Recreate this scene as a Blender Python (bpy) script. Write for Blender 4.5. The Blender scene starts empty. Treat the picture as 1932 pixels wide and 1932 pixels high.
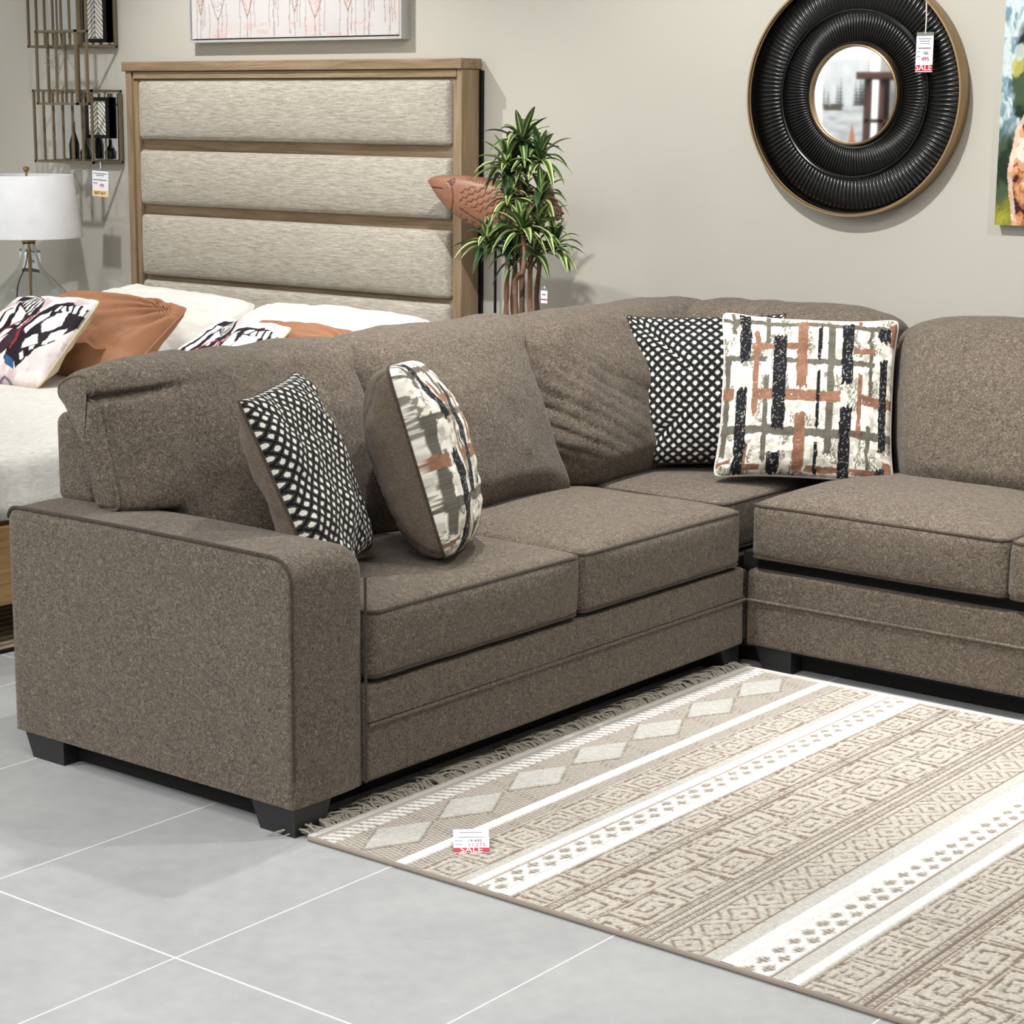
import bpy, math, random
import numpy as np
from mathutils import Vector, Matrix
random.seed(7); rng = np.random.default_rng(7)
S = bpy.context.scene; COL = S.collection
PI = math.pi; R = math.radians

# ------------------------------------------------------------------ camera
CAM = np.array([3.0921, -3.1393, 1.6264]); FPX = 3832.4; PITCH = -.1947; ROLL = .0082; YAW = .6666
def cam_axes():
    fw = np.array([-math.sin(YAW)*math.cos(PITCH), math.cos(YAW)*math.cos(PITCH), math.sin(PITCH)])
    rt = np.array([math.cos(YAW), math.sin(YAW), 0.]); up = np.cross(rt, fw)
    return fw, rt*math.cos(ROLL)+up*math.sin(ROLL), -rt*math.sin(ROLL)+up*math.cos(ROLL)
FW, RT, UP = cam_axes()
def at(u, v, axis, val):
    """where the sight line of a photograph pixel meets the plane x/y/z = val"""
    d = FW + RT*(u-966)/FPX - UP*(v-966)/FPX; k = 'xyz'.index(axis)
    return CAM + d*(val-CAM[k])/d[k]
cd = bpy.data.cameras.new('camera'); cam = bpy.data.objects.new('camera', cd); COL.objects.link(cam)
cd.sensor_fit = 'HORIZONTAL'; cd.sensor_width = 36; cd.lens = 36*FPX/1932; cd.clip_start = .05
m = Matrix([[RT[i], UP[i], -FW[i], CAM[i]] for i in range(3)]+[[0, 0, 0, 1]]); cam.matrix_world = m
S.camera = cam

# ------------------------------------------------------------------ materials
def lin(c):
    return tuple((x/255/12.92 if x/255 <= .04045 else ((x/255+.055)/1.055)**2.4) for x in c)
class NT:
    def __init__(s, name):
        s.m = bpy.data.materials.new(name); s.m.use_nodes = True; s.t = s.m.node_tree; s.t.nodes.clear()
        s.out = s.n('ShaderNodeOutputMaterial'); s.b = s.n('ShaderNodeBsdfPrincipled'); s.l(s.b.outputs[0], s.out.inputs[0])
    def n(s, t, **k):
        n = s.t.nodes.new(t)
        for a, b in k.items(): setattr(n, a, b)
        return n
    def l(s, a, b): s.t.links.new(a, b)
    def set(s, node, sock, v):
        if hasattr(v, 'is_output') or isinstance(v, bpy.types.NodeSocket): s.l(v, node.inputs[sock])
        else: node.inputs[sock].default_value = v
    def math(s, op, a, b=0., c=None, clamp=False):
        n = s.n('ShaderNodeMath', operation=op, use_clamp=clamp); s.set(n, 0, a); s.set(n, 1, b)
        if c is not None: s.set(n, 2, c)
        return n.outputs[0]
    def coord(s, kind='Object', scale=(1, 1, 1), rot=(0, 0, 0)):
        c = s.n('ShaderNodeTexCoord'); mp = s.n('ShaderNodeMapping'); s.l(c.outputs[kind], mp.inputs[0])
        mp.inputs['Scale'].default_value = scale; mp.inputs['Rotation'].default_value = rot; return mp.outputs[0]
    def noise(s, vec, scale, detail=3, rough=.5, dist=0.):
        n = s.n('ShaderNodeTexNoise'); s.l(vec, n.inputs['Vector']); n.inputs['Scale'].default_value = scale
        n.inputs['Detail'].default_value = detail; n.inputs['Roughness'].default_value = rough; n.inputs['Distortion'].default_value = dist
        return n.outputs['Fac']
    def ramp(s, f, stops, interp='LINEAR'):
        n = s.n('ShaderNodeValToRGB'); s.l(f, n.inputs[0]); cr = n.color_ramp; cr.interpolation = interp
        while len(cr.elements) < len(stops): cr.elements.new(.5)
        for e, (p, c) in zip(cr.elements, stops): e.position = p; e.color = (*c[:3], 1)
        return n.outputs[0]
    def mix(s, f, a, b, blend='MIX'):
        n = s.n('ShaderNodeMix', data_type='RGBA', blend_type=blend); s.set(n, 0, f)
        for i, v in ((6, a), (7, b)):
            if isinstance(v, tuple): n.inputs[i].default_value = (*v[:3], 1)
            else: s.l(v, n.inputs[i])
        return n.outputs[2]
    def bump(s, h, strength=.3, dist=.002, normal=None):
        n = s.n('ShaderNodeBump'); s.l(h, n.inputs['Height']); n.inputs['Strength'].default_value = strength
        n.inputs['Distance'].default_value = dist
        if normal is not None: s.l(normal, n.inputs['Normal'])
        s.l(n.outputs[0], s.b.inputs['Normal']); return n.outputs[0]
    def base(s, v, rough=.6, metal=0., sheen=0., spec=.5):
        s.set(s.b, 'Base Color', (*v[:3], 1) if isinstance(v, tuple) else v)
        s.set(s.b, 'Roughness', rough); s.b.inputs['Metallic'].default_value = metal
        s.b.inputs['Specular IOR Level'].default_value = spec
        if sheen: s.b.inputs['Sheen Weight'].default_value = sheen; s.b.inputs['Sheen Roughness'].default_value = .5
        return s
def flat(name, rgb, rough=.6, metal=0., spec=.5, var=.06, scale=8.):
    k = NT(name); c = lin(rgb); v = k.coord()
    f = k.noise(v, scale, 4)
    d = tuple(max(0, x*(1-var)) for x in c); e = tuple(min(1, x*(1+var)) for x in c)
    k.base(k.ramp(f, [(.3, d), (.7, e)]), rough, metal, 0, spec); return k.m

def heather(name, dark, mid, light, scale=1., bump=.35):
    k = NT(name); v = k.coord(scale=(1, 1, 1))
    a = k.noise(v, 300*scale, 4, .7, 1.6); b = k.noise(v, 90*scale, 4, .65, 2.0); c = k.noise(v, 5, 3)
    f = k.math('ADD', k.math('MULTIPLY', a, .5), k.math('MULTIPLY', b, .5))
    col = k.ramp(f, [(.375, lin(dark)), (.5, lin(mid)), (.64, lin(light))])
    col = k.mix(k.math('MULTIPLY', k.math('SUBTRACT', c, .35), .35, clamp=True), col, lin(tuple(min(255, x*1.18) for x in mid)))
    k.base(col, .95, 0, .12, .15); k.bump(f, bump, .003); return k.m
M = {}
M['sofa'] = heather('sofa_weave', (52, 45, 39), (94, 85, 75), (146, 134, 120))
M['sofa_pipe'] = heather('sofa_piping', (46, 39, 34), (68, 59, 51), (96, 85, 75))
M['sofa_back_pillow'] = heather('pillow_back_weave', (70, 59, 50), (100, 88, 77), (130, 117, 104), 1.5)
M['black_leg'] = flat('black_leg', (22, 23, 25), .5)
M['black_cloth_shade'] = flat('black_dust_cloth_shade', (10, 10, 11), .95)  # dust cover cloth; also the black standing in for shade below and between parts

def floor_mat():
    k = NT('grey_porcelain_tile'); v = k.coord()
    sp = k.n('ShaderNodeSeparateXYZ'); k.l(v, sp.inputs[0])
    def line(o, off, size, half):
        t = k.math('DIVIDE', k.math('SUBTRACT', o, off), size)
        fr = k.math('FRACT', t); d = k.math('MINIMUM', fr, k.math('SUBTRACT', 1., fr))
        return k.math('LESS_THAN', d, half/size)
    g = k.math('MAXIMUM', line(sp.outputs[0], .2799-6, .6, .0017), line(sp.outputs[1], -.6164-6, 1.2, .0024))
    n1 = k.noise(v, 3, 6, .6); n2 = k.noise(v, 22, 5, .65)
    f = k.math('ADD', k.math('MULTIPLY', n1, .6), k.math('MULTIPLY', n2, .4))
    tile = k.ramp(f, [(.35, lin(FLOOR_D)), (.68, lin(FLOOR_L))])
    col = k.mix(g, tile, lin((236, 236, 232)))
    k.base(col, k.math('ADD', k.math('MULTIPLY', n2, .15), .38), 0, 0, .4)
    k.bump(k.math('SUBTRACT', k.math('MULTIPLY', n2, .15), g), .12, .001); return k.m
FLOOR_D = (160, 162, 163); FLOOR_L = (178, 180, 180)
M['floor'] = floor_mat()
def wall_mat(name, rgb):
    k = NT(name); v = k.coord(); n = k.noise(v, 160, 3); n2 = k.noise(v, 1.2, 2)
    c = lin(rgb); col = k.ramp(n2, [(.3, tuple(x*.97 for x in c)), (.7, tuple(x*1.02 for x in c))])
    k.base(col, .85, 0, 0, .25); k.bump(n, .06, .001); return k.m
M['wall'] = wall_mat('greige_wall_paint', (190, 187, 177))
M['white_wall'] = wall_mat('white_wall_paint', (235, 235, 232))
M['ceiling'] = wall_mat('ceiling_paint', (232, 230, 226))
M['grey_wall'] = wall_mat('grey_partition', (150, 150, 146))
def wood(name, a, b, c, axis=2, scale=1., rough=.5):
    k = NT(name); sc = [26*scale]*3; sc[axis] = 1.6*scale
    v = k.coord(scale=tuple(sc)); n = k.noise(v, 1.5, 5, .6, .6)
    v2 = k.coord(scale=tuple(x*4 for x in sc)); n2 = k.noise(v2, 1.5, 3, .6)
    f = k.math('ADD', k.math('MULTIPLY', n, .7), k.math('MULTIPLY', n2, .3))
    k.base(k.ramp(f, [(.33, lin(a)), (.5, lin(b)), (.68, lin(c))]), rough, 0, 0, .35); k.bump(n2, .12, .001); return k.m
M['oak_v'] = wood('washed_oak_upright', (114, 96, 73), (142, 121, 95), (164, 143, 116), 2)
M['oak_h'] = wood('washed_oak_rail', (114, 96, 73), (142, 121, 95), (164, 143, 116), 0)
M['oak_y'] = wood('washed_oak_side_rail', (126, 98, 62), (150, 119, 78), (170, 138, 96), 1)
M['brown_wood'] = wood('brown_nightstand_wood', (84, 58, 32), (112, 80, 48), (134, 98, 60), 0)
M['dark_wood'] = wood('dark_wood', (38, 20, 15), (58, 32, 24), (74, 44, 34), 2)
def linen():
    k = NT('grey_linen_upholstery'); v = k.coord(scale=(8, 60, 130)); n = k.noise(v, 2.2, 4, .65, .3)
    v2 = k.coord(scale=(220, 60, 60)); n2 = k.noise(v2, 2, 3)
    f = k.math('ADD', k.math('MULTIPLY', n, .7), k.math('MULTIPLY', n2, .3))
    k.base(k.ramp(f, [(.34, lin((142, 133, 119))), (.5, lin((177, 170, 157))), (.66, lin((208, 203, 192)))]), .92, 0, .05, .15)
    k.bump(f, .3, .002); return k.m
M['linen'] = linen()
def cloth(name, rgb, rough=.9, sc=500, var=.05, b=.15, crink=0., sheen=.08):
    k = NT(name); v = k.coord(); n = k.noise(v, sc, 2); n2 = k.noise(v, 9, 4, .6, crink)
    c = lin(rgb); k.base(k.ramp(n2, [(.3, tuple(x*(1-var) for x in c)), (.7, tuple(min(1, x*(1+var)) for x in c))]), rough, 0, sheen, .2)
    k.bump(k.math('ADD', k.math('MULTIPLY', n, .2), n2) if crink else n, b, .02 if crink else .001); return k.m
M['white_cotton'] = cloth('white_quilted_cotton', (230, 229, 223), crink=.8, b=.12)
M['terracotta'] = cloth('terracotta_sateen', (162, 116, 87), .6, sheen=.0, b=.1)
M['cream_back'] = cloth('cream_pillow_back', (205, 192, 160), .7)
def quilt():
    k = NT('white_quilt'); v = k.coord(scale=(55, 16, 30)); n = k.noise(v, 1.4, 4, .6, 1.2)
    v2 = k.coord(); n2 = k.noise(v2, 3, 3)
    k.base(k.ramp(n, [(.3, lin((208, 207, 200))), (.65, lin((230, 229, 223)))]), .9, 0, .08, .2)
    k.bump(n, .25, .01); return k.m
M['quilt'] = quilt()
def throw():
    k = NT('crinkled_foot_throw'); v = k.coord(scale=(24, 60, 60)); n = k.noise(v, 1.6, 4, .6, 1.5)
    k.base(k.ramp(n, [(.35, lin((184, 183, 174))), (.62, lin((224, 223, 216)))]), .9, 0, .08, .2)
    k.bump(n, .6, .012); return k.m
M['throw'] = throw()
def attr(name, rough=.9, bump=.0, bscale=400, bd=.002, sheen=0., detail_amt=0., spec=.2, metal=0):
    k = NT(name); a = k.n('ShaderNodeAttribute', attribute_name='Col'); v = k.coord()
    n = k.noise(v, bscale, 3, .6)
    col = a.outputs['Color']
    if detail_amt: col = k.mix(detail_amt, col, k.ramp(n, [(.35, (.08, .07, .06)), (.6, (1, 1, 1))]), 'MULTIPLY')
    k.base(col, rough, metal, sheen, spec)
    if bump: k.bump(n, bump, bd)
    return k.m
M['rug'] = attr('woven_rug', .95, .6, 330, .004, .1, .28)
M['plaid'] = attr('abstract_plaid_weave', .9, .4, 700, .002, .05, .18)
M['print'] = attr('butterfly_print', .7, .05, 300)
M['canvas'] = attr('painted_canvas', .6, .25, 220, .002)
M['carved'] = attr('carved_wood_fish', .45, .12, 90, .003, 0, .12, .5)
M['leaf'] = attr('variegated_leaf', .45, 0, 100, .001, 0, 0, .5)
M['bed_rug'] = attr('bed_rug', .9, .4, 200, .003)
def dots():
    k = NT('black_white_dot_lattice'); uv = k.n('ShaderNodeUVMap'); mp = k.n('ShaderNodeMapping'); k.l(uv.outputs[0], mp.inputs[0])
    mp.inputs['Scale'].default_value = (22, 22, 1); mp.inputs['Rotation'].default_value = (0, 0, PI/4)
    v3 = k.coord(); nz = k.n('ShaderNodeTexNoise'); k.l(v3, nz.inputs['Vector']); nz.inputs['Scale'].default_value = 90
    add = k.n('ShaderNodeMixRGB', blend_type='LINEAR_LIGHT'); add.inputs[0].default_value = .13
    k.l(mp.outputs[0], add.inputs[1]); k.l(nz.outputs['Color'], add.inputs[2])
    sp = k.n('ShaderNodeSeparateXYZ'); k.l(add.outputs[0], sp.inputs[0])
    ax = k.math('ABSOLUTE', k.math('SUBTRACT', k.math('FRACT', sp.outputs[0]), .5)); ay = k.math('ABSOLUTE', k.math('SUBTRACT', k.math('FRACT', sp.outputs[1]), .5))
    mx = k.math('MAXIMUM', ax, ay); eu = k.math('SQRT', k.math('ADD', k.math('MULTIPLY', ax, ax), k.math('MULTIPLY', ay, ay)))
    d = k.math('ADD', k.math('MULTIPLY', mx, .5), k.math('MULTIPLY', eu, .5))
    dot = k.math('LESS_THAN', d, .262); line = k.math('GREATER_THAN', mx, .40)
    n = k.noise(v3, 700, 2)
    white = k.ramp(n, [(.3, lin((196, 194, 184))), (.7, lin((240, 238, 230)))])
    dark = k.mix(line, k.ramp(n, [(.35, lin((38, 38, 38))), (.7, lin((84, 84, 80)))]), lin((16, 16, 17)))
    k.base(k.mix(dot, dark, white), .9, 0, .05, .2); k.bump(k.math('ADD', dot, k.math('MULTIPLY', n, .4)), .35, .002); return k.m
M['dots'] = dots()
M['gold'] = flat('brushed_gold', (156, 132, 98), .38, .75)
M['bronze'] = flat('bronze_wire', (116, 104, 84), .5, .3)
M['silver'] = flat('silver_twig', (170, 160, 145), .35, .9)
M['silver_frame'] = flat('silver_frame', (196, 196, 194), .4, .3)
M['black_gloss'] = flat('black_lacquer', (4, 5, 6), .27)
M['black_metal'] = flat('black_metal', (15, 15, 17), .4, .5)
M['mirror'] = NT('mirror_glass').base((.9, .91, .92), .02, 1.).m
M['shade'] = cloth('white_linen_shade', (234, 236, 240), .8, 300)
k = NT('clear_glass').base((.96, .98, .98), .02); k.b.inputs['Transmission Weight'].default_value = 1.; k.b.inputs['IOR'].default_value = 1.45; M['glass'] = k.m
M['brass'] = flat('brass_fitting', (168, 140, 96), .35, .85)
M['paper'] = flat('tag_paper', (238, 238, 244), .5)
M['yellow_paper'] = flat('tag_yellow', (238, 208, 150), .5)
M['red_paper'] = flat('tag_red', (178, 24, 44), .5)
M['red_ink'] = flat('red_ink', (190, 50, 80), .5)
M['black_ink'] = flat('black_ink', (48, 48, 54), .5)
M['grey_ink'] = flat('grey_ink', (128, 128, 138), .5)
M['brown_ink'] = flat('brown_ink', (84, 54, 16), .5)
M['white_ink'] = flat('white_ink', (250, 245, 245), .5)
M['plastic'] = flat('clear_sleeve_top', (120, 118, 112), .3)
M['bark'] = wood('dracaena_bark', (78, 55, 40), (120, 90, 70), (160, 128, 105), 2, 2.)
M['pot'] = flat('dark_pot', (46, 44, 42), .5)
M['string'] = flat('white_string', (225, 222, 214), .7)
M['fringe'] = cloth('rug_fringe_yarn', (158, 153, 140), .95)  # yarn colour darkened to carry the shade at the sofa's foot
M['rug_edge'] = flat('rug_binding', (148, 137, 126), .9)
M['cream_hem'] = flat('rug_hem', (206, 202, 194), .95)
M['black_trim'] = flat('rug_dark_trim', (24, 20, 18), .8)
M['white_border'] = flat('white_canvas_edge', (226, 226, 222), .7)

# ------------------------------------------------------------------ mesh helpers
class MB:
    def __init__(s): s.v = []; s.f = []; s.n = 0
    def add(s, V, F):
        V = np.asarray(V, float); s.v.append(V); o = s.n
        s.f += [tuple(int(i)+o for i in f) for f in F]; s.n += len(V); return s
    def V(s): return np.concatenate(s.v) if s.v else np.zeros((0, 3))
    def box(s, x0, x1, y0, y1, z0, z1):
        V = [(x, y, z) for x in (x0, x1) for y in (y0, y1) for z in (z0, z1)]
        return s.add(V, [(0, 1, 3, 2), (4, 6, 7, 5), (0, 4, 5, 1), (2, 3, 7, 6), (0, 2, 6, 4), (1, 5, 7, 3)])
    def hexa(s, V): return s.add(V, [(0, 1, 3, 2), (4, 6, 7, 5), (0, 4, 5, 1), (2, 3, 7, 6), (0, 2, 6, 4), (1, 5, 7, 3)])
    def rbox(s, x0, x1, y0, y1, z0, z1, r=.01, n=6, fn=None, rs=4):
        c = np.array([(x0+x1)/2, (y0+y1)/2, (z0+z1)/2]); h = np.array([x1-x0, y1-y0, z1-z0])/2; r = min(r, *(h*.99))
        n = (n, n, n) if isinstance(n, int) else n
        ax = []
        for i in range(3):
            e = [r*(1-math.cos(t*PI/2/rs)) for t in range(rs)]
            # rounding angle spaced evenly
            e = [r*(1-math.tan((rs-t)*PI/4/rs)) for t in range(rs)]
            a = [-h[i]+q for q in e]; mid = list(np.linspace(-h[i]+r, h[i]-r, n[i]+1)); b = [h[i]-q for q in reversed(e)]
            ax.append(np.array(a+mid+b))
        V = []; F = []; idx = {}
        def vid(i, j, k):
            q = (i, j, k)
            if q not in idx:
                idx[q] = len(V); V.append((ax[0][i], ax[1][j], ax[2][k]))
            return idx[q]
        L = [len(a)-1 for a in ax]
        for i in range(L[0]):
            for j in range(L[1]):
                F.append((vid(i, j, 0), vid(i, j+1, 0), vid(i+1, j+1, 0), vid(i+1, j, 0)))
                F.append((vid(i, j, L[2]), vid(i+1, j, L[2]), vid(i+1, j+1, L[2]), vid(i, j+1, L[2])))
        for i in range(L[0]):
            for k_ in range(L[2]):
                F.append((vid(i, 0, k_), vid(i+1, 0, k_), vid(i+1, 0, k_+1), vid(i, 0, k_+1)))
                F.append((vid(i, L[1], k_), vid(i, L[1], k_+1), vid(i+1, L[1], k_+1), vid(i+1, L[1], k_)))
        for j in range(L[1]):
            for k_ in range(L[2]):
                F.append((vid(0, j, k_), vid(0, j, k_+1), vid(0, j+1, k_+1), vid(0, j+1, k_)))
                F.append((vid(L[0], j, k_), vid(L[0], j+1, k_), vid(L[0], j+1, k_+1), vid(L[0], j, k_+1)))
        V = np.array(V); inner = np.clip(V, -(h-r), h-r); d = V-inner; ln = np.linalg.norm(d, axis=1); mk = ln > 1e-9
        V[mk] = inner[mk]+d[mk]/ln[mk, None]*r
        if fn is not None: V = fn(V/h, V)
        return s.add(V+c, F)
    def tube(s, P, rad, n=8, closed=False, caps=True):
        P = [np.array(p, float) for p in P]; N = len(P)
        rad = [rad]*N if not hasattr(rad, '__len__') else rad
        V = []; F = []; prev = None
        for i in range(N):
            a = P[(i-1) % N] if (closed or i > 0) else P[i]; b = P[(i+1) % N] if (closed or i < N-1) else P[i]
            t = b-a; t /= (np.linalg.norm(t)+1e-12)
            if prev is None:
                u = np.cross(t, [0, 0, 1.]); 
                if np.linalg.norm(u) < .1: u = np.cross(t, [1., 0, 0])
            else: u = prev-t*np.dot(prev, t)
            u /= (np.linalg.norm(u)+1e-12); prev = u; w = np.cross(t, u)
            for j in range(n):
                q = 2*PI*j/n; V.append(P[i]+rad[i]*(math.cos(q)*u+math.sin(q)*w))
        for i in range(N if closed else N-1):
            for j in range(n):
                a = i*n+j; b = i*n+(j+1) % n; c = ((i+1) % N)*n+(j+1) % n; d = ((i+1) % N)*n+j
                F.append((a, b, c, d))
        if caps and not closed:
            F.append(tuple(range(n-1, -1, -1))); F.append(tuple((N-1)*n+j for j in range(n)))
        return s.add(V, F)
    def lathe(s, prof, c=(0, 0, 0), n=48):
        V = []; F = []; c = np.array(c)
        for (r, z) in prof:
            for j in range(n): V.append(c+[r*math.cos(2*PI*j/n), r*math.sin(2*PI*j/n), z])
        for i in range(len(prof)-1):
            for j in range(n): F.append((i*n+j, i*n+(j+1) % n, (i+1)*n+(j+1) % n, (i+1)*n+j))
        if prof[0][0] > 1e-4: F.append(tuple(range(n-1, -1, -1)))
        if prof[-1][0] > 1e-4: F.append(tuple((len(prof)-1)*n+j for j in range(n)))
        return s.add(V, F)
    def grid(s, P, closed_u=False):
        """P: array (a,b,3)"""
        a, b = P.shape[:2]; F = []
        I = np.arange(a*b).reshape(a, b)
        q = np.stack([I[:-1, :-1], I[1:, :-1], I[1:, 1:], I[:-1, 1:]], -1).reshape(-1, 4)
        F = q.tolist()
        if closed_u: F += [(int(I[-1, j]), int(I[0, j]), int(I[0, j+1]), int(I[-1, j+1])) for j in range(b-1)]
        return s.add(P.reshape(-1, 3), F)
def wloc(o):
    v = Vector((0, 0, 0))
    while o is not None: v += o.location; o = o.parent
    return np.array(v)
def obj(name, mb, mat, parent=None, col=None, uv=None, sharp=35, mats=None, midx=None):
    V = mb.V() if isinstance(mb, MB) else mb[0]; F = mb.f if isinstance(mb, MB) else mb[1]
    if parent is not None: V = V-wloc(parent)
    me = bpy.data.meshes.new(name)
    me.from_pydata(V.tolist(), [], F); 
    if mats: [me.materials.append(q) for q in mats]
    else: me.materials.append(M[mat] if isinstance(mat, str) else mat)
    me.polygons.foreach_set('use_smooth', [True]*len(me.polygons))
    if midx is not None: me.polygons.foreach_set('material_index', midx)
    if col is not None:
        a = me.color_attributes.new('Col', 'FLOAT_COLOR', 'POINT')
        a.data.foreach_set('color', np.concatenate([col, np.ones((len(col), 1))], 1).astype(np.float32).ravel())
    if uv is not None:
        l = me.uv_layers.new(name='UVMap'); vi = np.empty(len(me.loops), np.int32); me.loops.foreach_get('vertex_index', vi)
        l.data.foreach_set('uv', np.asarray(uv, np.float32)[vi].ravel())
    me.update()
    if sharp: me.set_sharp_from_angle(angle=R(sharp))
    o = bpy.data.objects.new(name, me); COL.objects.link(o)
    if parent is not None: o.parent = parent
    return o
def thing(name, label, cat, loc, group=None):
    o = bpy.data.objects.new(name, None); COL.objects.link(o); o.location = tuple(float(q) for q in loc); o.empty_display_size = .05
    return tag(o, label, cat, group)
def tag(o, label, cat, group=None):
    o['label'] = label; o['category'] = cat
    if group: o['group'] = group
    return o
def struct(name, mb, mat, **k): o = obj(name, mb, mat, **k); o['kind'] = 'structure'; return o
def text(name, s, size, mat, loc, parent, xdir, ydir, align='CENTER', ext=.0002):
    """flat lettering: xdir = reading direction, ydir = up of the letters"""
    c = bpy.data.curves.new(name, 'FONT'); c.body = s; c.size = size; c.align_x = align; c.align_y = 'CENTER'; c.extrude = ext
    c.resolution_u = 3; tmp = bpy.data.objects.new(name+'_curve', c); COL.objects.link(tmp); bpy.context.view_layer.update()
    me = bpy.data.meshes.new_from_object(tmp.evaluated_get(bpy.context.evaluated_depsgraph_get())); bpy.data.objects.remove(tmp); me.materials.clear(); me.materials.append(M[mat]); me.name = name
    o = bpy.data.objects.new(name, me); COL.objects.link(o); o.parent = parent
    x = Vector(xdir).normalized(); y = Vector(ydir).normalized(); z = x.cross(y)
    mm = Matrix([[x[i], y[i], z[i], loc[i]-wloc(parent)[i]] for i in range(3)]+[[0, 0, 0, 1]]); o.matrix_local = mm; return o

def hsh(ix, iy, iz, sd=0):
    n = (ix.astype(np.int64)*374761393+iy.astype(np.int64)*668265263+iz.astype(np.int64)*2147483647+sd*974634777) & 0xffffffff
    n = ((n ^ (n >> 13))*1274126177) & 0xffffffff; n = (n ^ (n >> 16)) & 0xffff
    return n/65535.
def vn(x, y, z=None, sd=0):
    x = np.asarray(x, float); y = np.asarray(y, float); z = np.zeros_like(x) if z is None else np.asarray(z, float)+0*x
    xi, yi, zi = np.floor(x), np.floor(y), np.floor(z); fx, fy, fz = x-xi, y-yi, z-zi
    fx, fy, fz = [q*q*(3-2*q) for q in (fx, fy, fz)]; r = 0
    for a in (0, 1):
        for b in (0, 1):
            for c in (0, 1):
                r = r+hsh(xi+a, yi+b, zi+c, sd)*(fx if a else 1-fx)*(fy if b else 1-fy)*(fz if c else 1-fz)
    return r
def fbm(x, y, z=None, o=4, sd=0):
    r = 0; t = 0; a = 1.; f = 1.
    for i in range(o):
        r = r+a*vn(x*f, y*f, None if z is None else z*f, sd+i); t += a; a *= .5; f *= 2
    return r/t
def sm(a, b, x): t = np.clip((x-a)/(b-a), 0, 1); return t*t*(3-2*t)
def catmull(P, n, closed=True):
    P = np.array(P, float); N = len(P); out = []
    segs = N if closed else N-1
    for i in range(segs):
        p0, p1, p2, p3 = [P[(i+k) % N] if closed else P[min(max(i+k, 0), N-1)] for k in (-1, 0, 1, 2)]
        for t in np.linspace(0, 1, 12, endpoint=False):
            out.append(.5*((2*p1)+(-p0+p2)*t+(2*p0-5*p1+4*p2-p3)*t*t+(-p0+3*p1-3*p2+p3)*t**3))
    if not closed: out.append(P[-1])
    out = np.array(out); q = np.vstack([out, out[:1]]) if closed else out
    d = np.r_[0, np.cumsum(np.linalg.norm(np.diff(q, axis=0), axis=1))]
    t = np.linspace(0, d[-1], n, endpoint=not closed)
    return np.stack([np.interp(t, d, q[:, i]) for i in range(q.shape[1])], -1)

# ------------------------------------------------------------------ room
YW = 3.0663
X0, X1, Y0, ZC = -7.0, 5.5, -6.2, 3.3
struct('floor', MB().box(X0, X1, Y0, YW, -.06, 0), 'floor')
struct('ceiling', MB().box(X0, X1, Y0, YW+.1, ZC, ZC+.1), 'ceiling')
struct('wall_back', MB().box(X0-.1, X1+.1, YW, YW+.1, -.06, ZC), 'wall')
struct('wall_front', MB().box(X0-.1, X1+.1, Y0-.1, Y0, -.06, ZC), 'white_wall')
struct('wall_left', MB().box(X0-.1, X0, Y0, YW, -.06, ZC), 'white_wall')
struct('wall_right', MB().box(X1, X1+.1, Y0, YW, -.06, ZC), 'white_wall')

# ------------------------------------------------------------------ sectional sofa
SX, SL = -.985, 1.916   # back plane of the left run, face plane of the right run
YB = 2.885; ZB = .068; XR = 2.0
sofa = thing('sectional_sofa', 'large brown heathered L-shaped sectional sofa with loose cushions, facing the patterned rug', 'sofa', (0, 0, 0))
def soft(amp, sc, sd=0):
    def fn(u, V):
        d = (fbm(V[:, 0]*sc+3, V[:, 1]*sc+5, V[:, 2]*sc, 3, sd)-.5)*amp
        nrm = V/(np.linalg.norm(V, axis=1)[:, None]+1e-9); return V+nrm*d[:, None]
    return fn
# arm
def arm_mb(x0, x1, y0, y1, z0, z1, front='x'):
    mb = MB(); r = .055
    # rounded at the front-top edge and slightly at the back-top: profile in (x,z) swept along y
    prof = [(x0, z0), (x0, z1-.03)]+[(x0+.03-.03*math.cos(a), z1-.03+.03*math.sin(a)) for a in np.linspace(.2, PI/2, 5)]
    prof += [(x, z1+.004*math.sin(PI*(x-x0)/(x1-x0))) for x in np.linspace(x0+.08, x1-r-.02, 14)]
    prof += [(x1-r+r*math.sin(a), z1-r+r*math.cos(a)) for a in np.linspace(0, PI/2, 9)]+[(x1, z) for z in np.linspace(z1-r-.05, z0, 8)]
    P = np.array(prof); n = len(P); c = np.array([(x0+x1)/2, (z0+z1)/2])
    ys = [y0, y0+.0, y0+.006, y0+.014, y0+.03, y0+.09, (y0+y1)/2, y1-.09, y1-.05, y1-.022, y1-.006, y1]
    off = [.03, .008, .002, 0, 0, -.002, -.003, -.002, 0, .006, .016, .03]
    V = []
    for y, o in zip(ys, off):
        d = P-c; q = P.copy()
        q[:, 0] -= np.clip(d[:, 0]/(x1-x0)*2, -1, 1)*o*.6
        q[:, 1] -= np.where(d[:, 1] > 0, d[:, 1]/(z1-z0)*2*o, 0)
        V += [(a, y, b) for a, b in q]
    F = []
    for i in range(len(ys)-1):
        for j in range(n): F.append((i*n+j, i*n+(j+1) % n, (i+1)*n+(j+1) % n, (i+1)*n+j))
    F.append(tuple(range(n-1, -1, -1))); F.append(tuple((len(ys)-1)*n+j for j in range(n)))
    mb.add(V, [f[::-1] for f in F]); return mb, P
mb, AP = arm_mb(SX, 0, 0, .244, ZB, .648)
arm = obj('arm', mb, 'sofa', sofa, sharp=60)
pp = [(x, .004, z) for x, z in AP if z > ZB+.005]
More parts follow.
